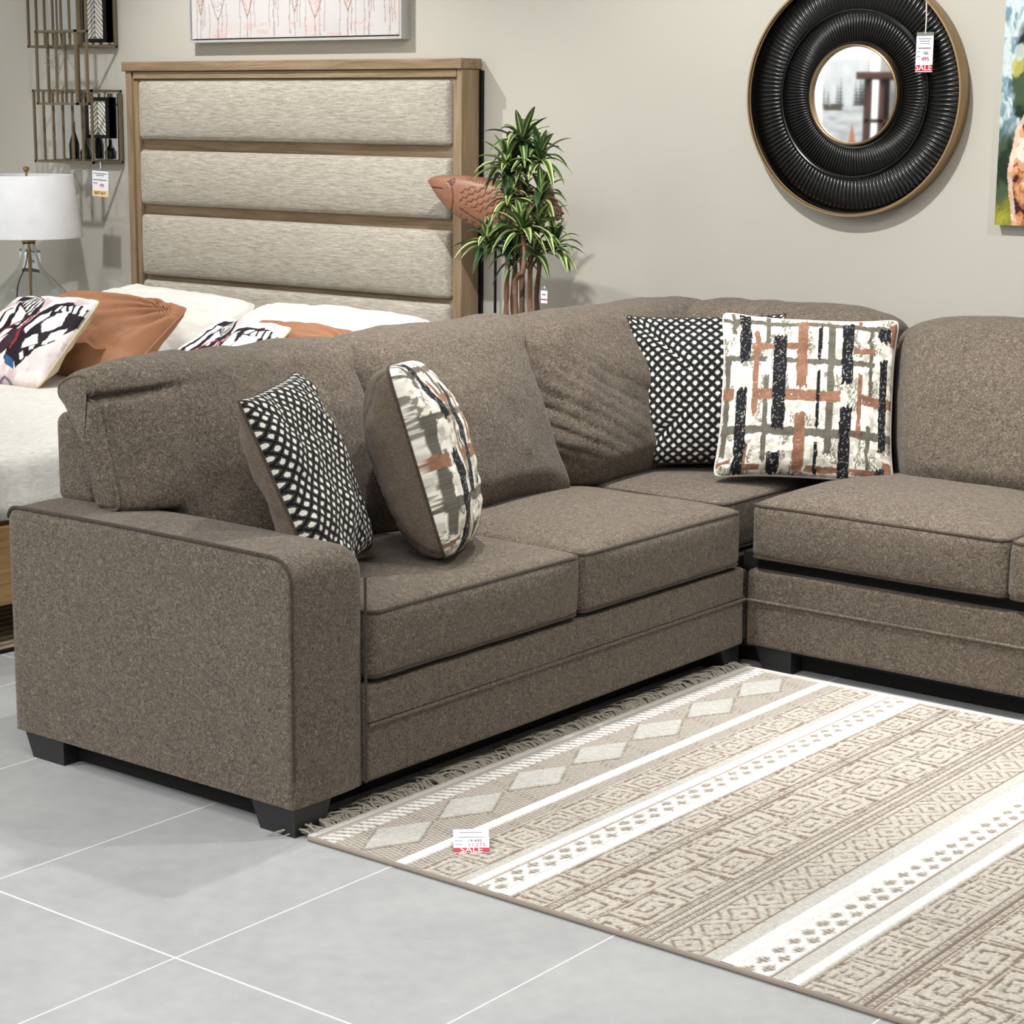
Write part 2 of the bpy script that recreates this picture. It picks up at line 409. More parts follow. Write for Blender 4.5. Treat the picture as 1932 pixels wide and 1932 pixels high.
obj('piping', MB().tube([(x, y-.002, z) for x, y, z in catmull([(a, c) for a, b, c in pp], 160, False)[:, [0, 0, 1]]*[1, 0, 1]+[0, .004, 0]], .0045, 6), 'sofa_pipe', arm)
obj('piping', MB().tube([(.0015, .243, z) for z in np.linspace(ZB+.005, .57, 30)], .0034, 6), 'sofa_pipe', arm)
mb2, _ = arm_mb(0, .985, 0, .244, ZB, .648)   # the far arm closes the right run (mostly outside the frame)
V = mb2.V(); V = np.stack([XR-.244+V[:, 1], YB-V[:, 0]*1.0, V[:, 2]], -1)
V[:, 1] = YB-(1-(mb2.V()[:, 0]/.985))*0-(mb2.V()[:, 0])*.98
obj('arm', (V, mb2.f), 'sofa', sofa, sharp=60)
# bases (rails) with the seam welt
def wav(amp):
    def fn(u, V):
        V = V.copy(); V[:, 0] += amp*(vn(V[:, 1]*7, V[:, 2]*9, sd=3)-.5); V[:, 1] += amp*(vn(V[:, 0]*7, V[:, 2]*9, sd=4)-.5); return V
    return fn
def base(name, x0, x1, y0, y1, z0, z1, r=.012): return obj(name, MB().rbox(x0, x1, y0, y1, z0, z1, r, (12, 12, 6), wav(.004)), 'sofa', sofa)
b1 = base('base', SX+.01, 0, .245, SL-.002, ZB, .305)
obj('piping', MB().tube([(.003, y, .2088) for y in np.linspace(.25, SL-.006, 40)], .0048, 8).tube([(.0005, y, .2180) for y in np.linspace(.25, SL-.006, 40)], .002, 6), 'sofa', b1)
b2 = base('base', .004, XR-.245, SL, YB, ZB, .300)
obj('piping', MB().tube([(x, SL-.003, .2088) for x in np.linspace(.01, XR-.25, 40)], .0048, 8), 'sofa', b2)
base('base', SX+.01, -.02, SL+.03, YB, ZB, .29)
# back frames
obj('back_frame', MB().rbox(SX, SX+.16, .24, SL, .3, .872, .03, (4, 10, 8), wav(.006)).rbox(SX+.002, SX+.158, .150, .3, .638, .870, .03, 4), 'sofa', sofa)
obj('back_frame', MB().rbox(SX, SX+.16, SL, YB, .3, .872, .03, 4).rbox(SX+.1, 0, YB-.16, YB, .3, .872, .03, 4), 'sofa', sofa)
obj('back_frame', MB().rbox(.004, XR-.02, YB-.16, YB, .3, .872, .03, 4), 'sofa', sofa)
obj('dust_cover_and_shade', MB().box(SX+.03, -.03, .03, SL-.01, ZB-.012, ZB+.004).box(SX+.03, XR-.03, SL+.03, YB-.02, ZB-.012, ZB+.004).box(SX+.06, -.09, .06, SL+.1, .006, ZB).box(-.25, XR-.20, SL+.07, YB-.1, .006, ZB), 'black_cloth_shade', sofa)  # thin cover sheets; the lower black boxes stand in for shade under the sofa
obj('gap_shade_deck', MB().box(SX+.1, -.035, .25, SL+.2, .29, .33), 'black_cloth_shade', sofa)  # black decks added so the gaps under the cushions read as shade
obj('gap_shade_deck', MB().box(-.03, XR-.25, SL+.035, YB-.1, .29, .345), 'black_cloth_shade', sofa)
# legs: tapered blocks
def leg(x0, x1, y0, y1, sx=0, sy=0):
    t = .03; V = []
    for x in (0, 1):
        for y in (0, 1):
            for z in (0, 1):
                xx = (x0, x1)[x]; yy = (y0, y1)[y]
                if z == 0:
                    if x == 0 and sx in (-1, 2): xx += t
                    if x == 1 and sx in (1, 2): xx -= t
                    if y == 1 and sy in (1, 2): yy -= t
                    if y == 0 and sy in (-1, 2): yy += t
                V.append((xx, yy, (0, ZB)[z]))
    obj('leg', MB().hexa(V), 'black_leg', sofa)
leg(SX+.02, SX+.17, .012, .11, -1, 1); leg(-.145, -.004, .008, .13, -1, 1)
leg(-.12, -.01, SL-.11, SL-.01, -1, -1); leg(.035, .16, SL+.008, SL+.11, -1, 1); leg(SX+.02, SX+.15, YB-.13, YB-.02, 2, 2)
leg(XR-.14, XR-.02, SL+.01, SL+.12, 1, 1)

# seat cushions: soft boxes with crown and welts
def seat(x0, x1, y0, y1, z0, z1, crown=.03, sd=0, r=.03, bulge=.012, pipes=True, topsink=0):
    mb = MB(); hx, hy, hz = (x1-x0)/2, (y1-y0)/2, (z1-z0)/2
    def fn(u, V):
        V = V.copy(); ux, uy, uz = [np.clip(u[:, i], -1, 1) for i in range(3)]
        e = (1-np.abs(ux)**3.5)*(1-np.abs(uy)**3.5)
        V[:, 2] += np.where(uz > 0, crown*e*uz, -.006*e*uz*0)
        k = (1-uz**2)
        V[:, 0] += np.sign(ux)*bulge*k*np.abs(ux)**6*(1-uy**4); V[:, 1] += np.sign(uy)*bulge*k*np.abs(uy)**6*(1-ux**4)
        n = (fbm(V[:, 0]*5+sd, V[:, 1]*5, V[:, 2]*4, 3, sd)-.5)*.016
        V[:, 2] += n*np.clip(uz, 0, 1)*e**.5; V[:, 0] += n*.7*np.abs(ux)**5; V[:, 1] += n*.7*np.abs(uy)**5
        return V
    mb.rbox(x0, x1, y0, y1, z0, z1, r, (22, 22, 8), fn)
    o = obj('seat_cushion', mb, 'sofa', sofa, sharp=0)
    if pipes:
        for zz, s_ in ((z1-.010, 1), (z0+.010, -1)):
            rr = .03; P = []
            ins = .004
            for cx, cy, a0 in ((x1-rr, y1-rr, 0), (x0+rr, y1-rr, 90), (x0+rr, y0+rr, 180), (x1-rr, y0+rr, 270)):
                for a in np.linspace(a0, a0+90, 7): P.append((cx+(rr-ins)*math.cos(R(a)), cy+(rr-ins)*math.sin(R(a))))
            P = np.array(P+[P[0]]); d = np.r_[0, np.cumsum(np.linalg.norm(np.diff(P, axis=0), axis=1))]; t = np.linspace(0, d[-1], 160, endpoint=False)
            P = np.stack([np.interp(t, d, P[:, 0]), np.interp(t, d, P[:, 1])], -1)
            cx, cy = (x0+x1)/2, (y0+y1)/2; ux = (P[:, 0]-cx)/hx; uy = (P[:, 1]-cy)/hy
            n = (fbm((P[:, 0]-cx)*5+sd, (P[:, 1]-cy)*5, P[:, 0]*0+hz*s_*4, 3, sd)-.5)*.016
            q = [(a+n_*.7*abs(u_)**5, b+n_*.7*abs(w_)**5, zz) for (a, b), n_, u_, w_ in zip(P, n, ux, uy)]
            obj('piping', MB().tube(q, .0048, 8, closed=True), 'sofa_pipe', o)
    return o
seat(-.62, .004, .262, 1.086, .312, .487, .02, 1)
seat(-.62, .004, 1.092, 1.885, .312, .487, .035, 2)
seat(-.78, -.075, 1.90, YB-.2, .33, .492, .012, 3, bulge=.004)
seat(.016, .826, SL-.012, 2.66, .332, .506, .045, 4)
seat(.832, XR-.25, SL-.012, 2.66, .332, .506, .045, 5)

# back cushions: section swept along the width
SEC = [(.185, .485), (.30, .475), (.435, .485), (.475, .53), (.462, .64), (.425, .76), (.385, .86), (.345, .935), (.30, .985), (.22, 1.012), (.13, 1.01), (.065, .97), (.058, .915), (.11, .885), (.165, .86), (.178, .78), (.18, .64)]
def back_cushion(s0, s1, run, sd, zb=None, topf=None, gather=None, nscale=1., roll=.02, pipe_ends=(0,), lipfold=0., tl=(.75, .10), tr=(.75, .10), shl=None, shr=None, push=0.):
    W = s1-s0; mid = (s0+s1)/2; sec = catmull(SEC, 200); c = np.array([.28, .76]); N = len(sec)
    re = .045; ss = [0.]+[re*(1-math.cos(a)) for a in np.linspace(.25, PI/2, 6)]
    ss = ss+list(np.linspace(re, W-re, 100))[1:-1]+[W-q for q in reversed(ss)]
    rings = []
    for q in ss:
        e = min(q, W-q); k = 0 if e >= re else 1-math.sqrt(max(0, 1-((re-e)/re)**2))
        u = (q/W)*2-1; P = sec.copy()
        d = P-c; P = P-d/np.maximum(np.linalg.norm(d, axis=1)[:, None], .05)*(k*re*.9)
        front = sm(.28, .42, P[:, 0])*sm(.5, .6, P[:, 1])*sm(1.0, .85, P[:, 1])
        P[:, 0] += front*.035*(1-u**2)-front*.02*abs(u)**4
        hi = topf(u) if topf else -.015*abs(u)**3
        z0 = zb(s0+q) if zb else .485
        zz0 = P[:, 1].copy()
        k0 = tl[0]+(1-tl[0])*math.sin(PI/2*min(1, q/tl[1])); k1 = tr[0]+(1-tr[0])*math.sin(PI/2*min(1, (W-q)/tr[1]))
        nb_ = .15; P[:, 0] = np.where(P[:, 0] > nb_, nb_+(P[:, 0]-nb_)*k0*k1, P[:, 0])
        P[:, 0] += push*np.interp(zz0, [.5, 1.0], [2.0, .45])*(1-float(sm(0, .35, np.array(q))))
        t = (P[:, 1]-.485)/(1.01-.485)
        P[:, 1] = z0+t*((1.01+hi)-z0)
        if z0 > .5: P[:, 0] = P[:, 0]-.0*t
        s = np.full(N, s0+q)
        ZG = [.5, .64, .77, .87, .94, 1.02]
        if shl is not None: s = s+np.interp(zz0, ZG, shl)*float(sm(W*.45, 0, np.array(q)))
        if shr is not None: s = s+np.interp(zz0, ZG, shr)*float(sm(W*.55, W, np.array(q)))
        g = 0
        if gather is not None:
            ge, amp, L, fr, slope = gather
            dist = np.abs(s-ge); zz = P[:, 1]+slope*dist
            w = np.exp(-dist/L)*sm(.5, .62, P[:, 1])
            ph = zz*fr+5*vn(zz*7, dist*3, sd=sd); cre = (1-np.abs(np.sin(ph)))**2.2; g = amp*w*(.35*np.sin(ph*.5+1)-1.5*cre*vn(zz*9, dist*5+2, sd=sd+5))*front.clip(.12)
        n = (fbm(s*6+sd, P[:, 1]*6, P[:, 0]*6, 3, sd)-.5)*.03*nscale*sm(0, .06, np.minimum(q, W-q)+.03)
        dn = P-c; dn /= np.linalg.norm(dn, axis=1)[:, None]
        P = P+dn*(n+g)[:, None]
        if lipfold:   # fold under the pillow-top roll
            cr = np.exp(-((P[:, 1]-(.925-.035*(q/W)))/.012)**2)*front.clip(0, 1)*0+np.exp(-((P[:, 1]-(.925+.10*q))/.010)**2)*(front > .01)*sm(.30, .08, q)
            P[:, 0] -= lipfold*cr
        rings.append(np.concatenate([P[:, :1], s[:, None], P[:, 1:]], 1))
    A = np.array(rings)   # (k,N,3) : n, s, z
    def world(Q):
        Q = np.asarray(Q)
        if run == 'x': return np.stack([SX+Q[..., 0], Q[..., 1], Q[..., 2]], -1)
        return np.stack([Q[..., 1], YB-Q[..., 0], Q[..., 2]], -1)
    mb = MB(); V = world(A); K = len(A)
    F = []
    for i in range(K-1):
        for j in range(N): F.append((i*N+j, (i+1)*N+j, (i+1)*N+(j+1) % N, i*N+(j+1) % N))
    Vl = [V.reshape(-1, 3)]; tot = K*N
    for end, ring in ((0, A[0]), (1, A[-1])):
        cc = ring.mean(0); prev = 0 if end == 0 else (K-1)*N
        for kk in (.8, .5, .25):
            rr = cc+(ring-cc)*kk; rr[:, 1] += (-1 if end == 0 else 1)*.022*(1-kk)
            Vl.append(world(rr)); 
            for j in range(N):
                f = (prev+j, prev+(j+1) % N, tot+(j+1) % N, tot+j); F.append(f if end == 0 else f[::-1])
            prev = tot; tot += N
        rr = cc.copy(); rr[1] += (-1 if end == 0 else 1)*.022; Vl.append(world(rr[None])); 
        for j in range(N):
            f = (prev+j, prev+(j+1) % N, tot); F.append(f if end == 0 else f[::-1])
        tot += 1
    if run == 'x': F = [f[::-1] for f in F]
    mb.add(np.concatenate(Vl), [f[::-1] for f in F]); o = obj('back_cushion', mb, 'sofa', sofa, sharp=0)
    for e in pipe_ends:
        i = 3 if e == 0 else K-4
        ring = A[i]; cc = ring.mean(0); P = [cc+(p-cc)*1.006 for p in ring]
        obj('piping', MB().tube(world(np.array(P)), .005, 6, closed=True), 'sofa', o)
    return o
zarm = lambda s: .485+(.655-.485)*float(sm(.30, .235, np.array(s)))
SH = [-.03, -.08, -.10, -.11, -.10, -.01]
back_cushion(.095, 1.03, 'x', 11, zb=zarm, topf=lambda u: -.03*abs(min(u, 0))**3-.012*max(u, 0)**2, lipfold=.034, tl=(.24, .42), push=.031, tr=(.86, .08), shr=[-.0, -.02, -.05, -.07, -.08, 0], pipe_ends=(0,))
back_cushion(.95, 1.80, 'x', 12, topf=lambda u: -.03*abs(min(u, 0))**3, gather=(.98, .012, .12, 80, .3), tl=(.62, .16), tr=(.90, .05), shr=SH, shl=[0, 0, 0, 0, 0, 0.04], pipe_ends=(1,))
back_cushion(1.64, 2.80, 'x', 13, gather=(1.62, .030, .25, 66, .55), topf=lambda u: -.024*abs(min(u, 0))**2-.01*max(u, 0)**6, tl=(.55, .30), tr=(.85, .08), shl=[.06, 0, 0, 0, 0, .14], nscale=1.2)
back_cushion(-.74, .06, 'y', 14, gather=(.06, .012, .14, 70, -.2), topf=lambda u: .0-.03*abs(u)**5, tr=(.7, .12), nscale=1.1)
back_cushion(.09, .93, 'y', 15, topf=lambda u: -.05*abs(min(u, 0))**4, nscale=.6, tl=(.62, .16), shl=[.07, .04, .02, .01, 0, 0])
back_cushion(.935, XR-.26, 'y', 16, topf=lambda u: -.035*abs(u)**3, nscale=.6)

# ------------------------------------------------------------------ throw pillows
def pillow_grid(n, w, h, t, ear=.05, pinch=.06, sd=0, wr=.01, pw=.42, ex=4.5, rnd=9):
    """returns local coords (x across, y up, z thickness) for front and back and UVs; seam at the outline"""
    a = np.linspace(-1, 1, n); a = np.sign(a)*np.abs(a)**.9
    U, Vv = np.meshgrid(a, a, indexing='ij')
    X = U*w/2*(1-pinch*(1-np.abs(Vv)**ex)*np.abs(U)**2); Y = Vv*h/2*(1-pinch*(1-np.abs(U)**ex)*np.abs(Vv)**2)
    rr = (np.abs(U)**rnd+np.abs(Vv)**rnd)**(1/rnd)/np.maximum(np.maximum(np.abs(U), np.abs(Vv)), 1e-9); X = X/rr*(1+ear*.3); Y = Y/rr*(1+ear*.3)
    T = t/2*((1-U**2).clip(0)*(1-Vv**2).clip(0))**pw
    T = T+ear*.35*np.exp(-((1-np.abs(U))**2+(1-np.abs(Vv))**2)/.022)*((1-U**2)*(1-Vv**2)).clip(0)**.35*.6
    wz = (fbm(U*2.5+sd, Vv*2.5, None, 3, sd)-.5)*wr*4
    edge = (1-U**2)*(1-Vv**2)
    rip = .5*wr*np.sin((U+1)*13+3*vn(U*3, Vv*3, sd=sd))*np.exp(-(1-np.abs(Vv))/.12)*(edge > 0)+.5*wr*np.sin((Vv+1)*13+3*vn(U*3, Vv*3, sd=sd+1))*np.exp(-(1-np.abs(U))/.12)
    k = sm(0, .15, edge)
    return U, Vv, X, Y, T, wz*k, rip*sm(0, .02, edge)*.8
def pillow(name, label, cat, base, yaw, tilt, roll, w, h, t, front, back, colfn=None, n=90, sd=0, group=None, ear=.03, pinch=.05, pipe=None, sag=0., pw=.42, wr=.01, backsmooth=1., wrinkfn=None, ex=4.5, rnd=9):
    th = thing(name, label, cat, base, group)
    nv = np.array([math.cos(yaw), math.sin(yaw), 0]); wv = np.array([-math.sin(yaw), math.cos(yaw), 0]); up = np.array([0, 0, 1.])
    hv = up*math.cos(tilt)-nv*math.sin(tilt); zv = nv*math.cos(tilt)+up*math.sin(tilt)
    w2 = wv*math.cos(roll)+hv*math.sin(roll); h2 = -wv*math.sin(roll)+hv*math.cos(roll)
    U, Vv, X, Y, T, wz, rip = pillow_grid(n, w, h, t, ear, pinch, sd, wr, pw, ex, rnd)
    if sag: # lower half heavier
        T = T*(1-sag*Vv*.5)
    B = np.array(base)+h2*h/2
    def W(Z): return B+X[..., None]*w2+Y[..., None]*h2+Z[..., None]*zv
    uv = np.stack([(U+1)/2, (Vv+1)/2], -1).reshape(-1, 2)
    zf = T+wz+rip
    if wrinkfn is not None: zf = zf+wrinkfn(U, Vv)*sm(0, .1, (1-U**2)*(1-Vv**2))
    Pf = W(np.maximum(zf, .0015)); Pb = W(-np.maximum(T*backsmooth+wz+rip, .0015))
    col = colfn(uv[:, 0], uv[:, 1]) if colfn else None
    obj('front_cover', MB().grid(Pf), front, th, col=col, uv=uv, sharp=0)
    g = MB().grid(Pb); g.f = [f[::-1] for f in g.f]
    # close the seam between both covers
    obj('back_cover', g, back, th, uv=uv, sharp=0)
    idx = [(i, 0) for i in range(n-1)]+[(n-1, j) for j in range(n-1)]+[(i, n-1) for i in range(n-1, 0, -1)]+[(0, j) for j in range(n-1, 0, -1)]
    mid = (Pf+Pb)/2
    P = [mid[i, j] for i, j in idx][::2]
    obj('piping', MB().tube(P, .0042, 6, closed=True), pipe or back, th)
    return th

def rects_plaid(u, v):
    n = lambda s, f=40: vn(u*f+s*7.3, v*f+s*3.1, sd=int(s))
    c = np.ones((len(u), 3))*np.array(lin((226, 222, 210))); base_n = fbm(u*45, v*45, None, 3, 5)
    c *= (.80+.38*sm(.35, .55, base_n))[:, None]
    sp = (fbm(u*16, v*9, None, 2, 9) > .6) & (vn(u*190, v*90, sd=8) > .5); c[sp] = lin((140, 136, 124))
    BK = lin((30, 31, 36)); GR = lin((104, 101, 90)); RU = lin((146, 108, 88))
    w = (vn(u*30, v*30, sd=21)-.5)*.012; w2 = (vn(u*60, v*60, sd=22)-.5)*.01
    def rect(x0, x1, y0, y1, col, rag=.35, horiz=False, tex=.25):
        du = np.minimum(u-x0, x1-u)+w*.5; dv = np.minimum(v-y0, y1-v)+(vn(u*90, v*14, sd=31)-.5)*.05*(not horiz)*(rag)*2+w2
        if horiz: du = du+(vn(u*14, v*90, sd=33)-.5)*.05*rag
        mk = (du > 0) & (dv > 0)
        nn = vn(u*170, v*120, sd=41)
        if col is BK: mk2 = mk & (nn < .80)
        elif col is GR: mk2 = mk; 
        else: mk2 = mk & (nn < .95)
        cc = np.array(col)*(1-tex+2*tex*nn[:, None])
        if col is GR: cc = np.array(col)*(.8+.4*(np.sin((u if horiz else v)*500) > 0))[:, None]
        c[mk2] = cc[mk2]
        if col is BK: c[mk & (nn >= .80)] = lin((150, 148, 140))
    for a in [(.0, .26, .925, .96), (.24, 1., .915, .95), (.04, .26, .675, .71), (.37, .87, .665, .70), (.0, 1., .235, .285)]: rect(*a, GR, .3, True)
    for a in [(.255, .28, .75, 1), (.25, .28, .07, .58), (.6, .64, .14, .95), (.84, .862, .48, .94), (.835, .86, .0, .32), (.01, .045, .1, .72), (.05, .075, .86, 1)]: rect(*a, GR)
    for a in [(.185, .22, .35, .87), (.43, .49, .52, .96), (.43, .49, .02, .37), (.775, .80, .25, .62), (.77, .79, .93, 1), (.965, 1., .82, .97), (.94, .99, 0, .13), (.14, .17, 0, .16)]: rect(*a, RU)
    for a in [(.17, .50, .755, .795), (.75, .88, .745, .785), (0, .07, .44, .51), (.21, .68, .44, .505), (.80, 1., .44, .495), (.1, .25, .02, .055), (.5, .92, .02, .06), (0, .07, .05, .075)]: rect(*a, RU, .3, True)
    for a in [(.10, .165, .67, 1), (.09, .155, .0, .51), (.30, .375, .27, .84), (.29, .36, .0, .13), (.545, .565, .70, .92), (.545, .565, .30, .63), (.545, .565, .02, .2), (.68, .745, .55, .95), (.68, .745, 0, .42), (.90, .965, .84, .95), (.91, .96, .18, .72), (.89, .96, 0, .06)]: rect(*a, BK)
    return c
pA = pillow('throw_pillow', 'black and white dotted throw pillow nearest the sofa arm, leaning left of the plaid one', 'pillow', (-.237, .44, .515), .453, .40, .034, .46, .50, .17, 'dots', 'sofa_back_pillow', sd=1, pipe='sofa_pipe', ear=.06, pinch=.08, rnd=12, n=120)
pB = pillow('throw_pillow', 'plaid throw pillow seen edge-on with brown back, between dotted pillow and left seat backs', 'pillow', (-.235, .835, .50), .66, .30, -.10, .46, .51, .26, 'plaid', 'sofa_back_pillow', rects_plaid, n=200, sd=2, pipe='sofa_pipe', ear=.02, pw=.36, pinch=.02)
pC = pillow('throw_pillow', 'black and white dotted throw pillow in the sofa corner behind the plaid pillow', 'pillow', (-.364, 2.27, .505), -.928, .307, .022, .545, .525, .16, 'dots', 'sofa_back_pillow', sd=3, pipe='sofa_pipe', ear=.10, pinch=.135, ex=5, rnd=7, n=120)
pD = pillow('throw_pillow', 'white, rust and black plaid throw pillow facing out in the sofa corner', 'pillow', (-.01, 2.25, .515), -1.0, .42, -.03, .55, .535, .17, 'plaid', 'sofa_back_pillow', rects_plaid, n=240, sd=4, pipe='cream_hem', ear=.05, pinch=.075, ex=3.2, rnd=16)

# ------------------------------------------------------------------ rug
RX0, RX1, RY0, RY1 = .03, 2.45, .02, 1.885
def rug_fn(x, y):
    LT = np.array(lin((209, 202, 191))); TN = np.array(lin((146, 134, 121))); WH = np.array(lin((247, 246, 242))); GY = np.array(lin((205, 203, 196))); DK = np.array(lin((122, 107, 94)))
    sh = x.shape; c = np.ones(sh+(3,))*LT; hgt = np.zeros(sh)
    kn = vn(x*260, y*260, sd=1); herr = ((np.floor(x/.008)+np.floor(y/.006)) % 2)
    def setc(m, col, h=0.): c[m] = col; hgt[m] = h
    setc(x > -9, LT, .003)
    # knot texture light/dark
    m = (vn(x*190, y*240, sd=2) > .68); c[m] = LT*.72; hgt[m] = .001
    def ribs(m, p=.0115, ax='y'):
        t = (y+x*.25)/p; dark = (t % 1) < .38; mm = m & dark; setc(m, LT*.9, .002); setc(mm, TN*.74, .0)
    def lines(m, d, w=.0032, col=None): setc(m & (np.abs(d) < w), DK*1.12 if col is None else col, 0.)
    # border hem + dashes
    hem = x < RX0+.018; setc(hem, np.array(lin((196, 190, 182))), .001)
    bd = (x >= RX0+.018) & (x < .315); ribs(bd)
    t = ((y-(x-.05)*.55)/.0262) % 1; ds = (x > .052) & (x < .098) & (t < .62); setc(ds, WH*.9, .004); lines((x > .05) & (x < .10), (t-.64)*.026, .003)
    # diamonds
    yc = (y-.155+.131) % .262-.131; xx = x-.178
    dd = np.abs(xx)/.062+np.abs(yc)/.118; dm = dd < 1; setc(dm, GY*.96*(.88+.22*vn(x[dm]*150, y[dm]*150, sd=7))[:, None], .006)
    rim = (dd >= 1) & (dd < 1.09); c[rim] = TN*.95
    setc((x > .283) & (x < .314), WH, .007)
    m = (x >= .314) & (x < .347); ribs(m, .0115)
    # key patterns
    def key(x0, x1, per, pitch, off=0., rows=1):
        W = (x1-x0)/rows
        for r_ in range(rows):
            m = (x >= x0+W*r_) & (x < x0+W*(r_+1)); dx = x-(x0+W*(r_+.5)); yy = (y-off+per*.5*r_); cell = np.floor(yy/per); dy = (yy/per-cell-.5)*per
            dy = dy*W/per; dx2 = np.where(cell % 2 > 0, -dx, dx)
            r = np.maximum(np.abs(dx2), np.abs(dy)); an = np.arctan2(dy, dx2)/(2*PI)
            t = (r/pitch-an+.25) % 1; ln = (t < .29) & (r > pitch*.25) & (r < W*.5)
            br_ = vn(x*210, y*230, sd=66) < .72; setc(m & ln & br_, DK*1.25, 0.); setc(m & (r > W*.5-.0022) & br_, DK*1.4, .001)
    def zig(x0, x1):
        m = (x >= x0) & (x < x1); t = ((y+np.abs(x-(x0+x1)/2)*1.2)/.011) % 1; setc(m & (t < .4), DK*1.05, 0.)
        lines(m, x-x0-.002, .002); lines(m, x1-x-.002, .002)
    key(.352, .452, .125, .0185, .02); lines(x > 0, x-.352, .002); lines(x > 0, x-.453, .002)
    m = (x >= .456) & (x < .482); setc(m, GY*(.85+.3*kn[m])[:, None], .002)
    def white(x0, x1): setc((x >= x0) & (x < x1), WH, .008)
    def motif(x0, x1, big=False):
        m = (x >= x0) & (x < x1); setc(m, WH*.97, .005)
        lines(m, x-x0-.004, .0018, DK*1.4); lines(m, x1-x-.004, .0018, DK*1.4)
        for i, q in enumerate((.32, .68)):
            xc = x0+(x1-x0)*q; per = .058; yb = (y+per*.5*i) % per-per/2
            h = (np.abs(x-xc)/.0125+np.abs(yb)/.019 < 1.0+.35*(np.sin(y*900) > 0)) & m; setc(h, TN*.98, 0.)
            h2 = h & (((y/.0065) % 1) < .35); setc(h2, LT*.9, .003)
    white(.482, .506); motif(.506, .577); white(.577, .604)
    key(.606, .69, .14, .0185, .05); zig(.69, .712)
    key(.716, .912, .165, .0215, .0, 2); zig(.912, .934); zig(.946, .968)
    # small diamonds
    m = (x >= .985) & (x < 1.078); a = np.abs((x-1.032)/.047); b = np.abs(((y/.105) % 1)-.5)*2; r = a+b*1.0
    lines(m, ((r*1.5+.3) % 1-.5)*.033, .0035, DK*1.3); lines(x > 0, x-.983, .002); lines(x > 0, x-1.082, .0025)
    m = (x >= 1.088) & (x < 1.125); setc(m, GY*(.85+.3*kn[m])[:, None], .002)
    white(1.125, 1.16); motif(1.16, 1.242); m = (x >= 1.242) & (x < 1.276); setc(m, GY*(.85+.3*kn[m])[:, None], .002); white(1.276, 1.303)
    key(1.308, 1.41, .14, .0185, .07); zig(1.415, 1.437); zig(1.437, 1.459); key(1.465, 1.68, .18, .0215, .1, 2); zig(1.69, 1.71)
    key(1.72, 1.82, .14, .0185); white(1.85, 1.88); motif(1.88, 1.95); white(1.95, 1.98); key(2., 2.2, .165, .0215, 0, 2)
    c *= (.90+.2*vn(x*300, y*300, sd=77))[..., None]; c *= (.94+.12*fbm(x*3, y*3, None, 3, 78))[..., None]
    return c, hgt
nx, ny = int((RX1-RX0)/.0042), int((RY1-RY0)/.0042)
gx, gy = np.meshgrid(np.linspace(RX0, RX1, nx), np.linspace(RY0, RY1, ny), indexing='ij')
cc, hh = rug_fn(gx, gy)
edge = np.minimum(np.minimum(gx-RX0, RX1-gx), np.minimum(gy-RY0, RY1-gy))
bow = .004*np.sin(gx*2.3)*(1-sm(0, .4, gy-RY0))
P = np.stack([gx, gy+bow, .006+hh*.8+.0*edge], -1)
rug = thing('area_rug', 'beige and white woven rug with striped key pattern lying in front of the brown sectional', 'rug', (RX0, RY0, 0))
obj('rug_pile', MB().grid(P), 'rug', rug, col=cc.reshape(-1, 3), sharp=0)
xs = np.linspace(RX0, RX1, 120)
obj('edge_binding', MB().tube([(q, RY0-.002+.004*math.sin(q*2.3), .0062) for q in xs], .006, 8), 'rug_edge', rug)
obj('edge_binding', MB().tube([(q, RY1+.002, .0075) for q in xs], .007, 8), 'cream_hem', rug)
mb = MB()
for i in range(230):
    y = RY0+.005+(RY1-RY0-.01)*i/229; k = i % 7
    for j in range(2):
        L = .055+.05*random.random(); a = random.uniform(-.7, .7)+(.5 if k < 3 else -.4); h = random.uniform(.004, .022)
        p0 = np.array([RX0+.004, y, .007]); P = [p0+np.array([-L*t, a*L*t*t+.004*math.sin(9*t+i), h*math.sin(PI*t)*(1-t*.3)-.003*t]) for t in np.linspace(0, 1, 6)]
        mb.tube(P, [.0028, .003, .003, .003, .0026, .0016], 4)
obj('fringe', mb, 'fringe', rug)
obj('hem', MB().rbox(RX0-.008, RX0+.012, RY0, RY1, .002, .0125, .004, (1, 20, 1)), 'cream_hem', rug)

# ------------------------------------------------------------------ price tags
def lines_on(parent, spec, xd, yd, o, zoff):
    """thin printed lines: (cx, cy, w, h, material) in the card's own axes"""
    nrm = np.cross(xd, yd)
    for cx, cy, w, h, mt in spec:
        V = [o+xd*(cx+a*w/2)+yd*(cy+b*h/2)+nrm*(zoff+e*.0003) for a in (-1, 1) for b in (-1, 1) for e in (0, 1)]
        obj('printed_line', MB().hexa(V), mt, parent)
def card(parent, name, o, xd, yd, w, h, th, mt):
    nrm = np.cross(xd, yd)
    V = [o+xd*(a*w/2)+yd*(b*h/2)+nrm*(e*th) for a in (-1, 1) for b in (-1, 1) for e in (0, 1)]
    return obj(name, MB().hexa(V), mt, parent)
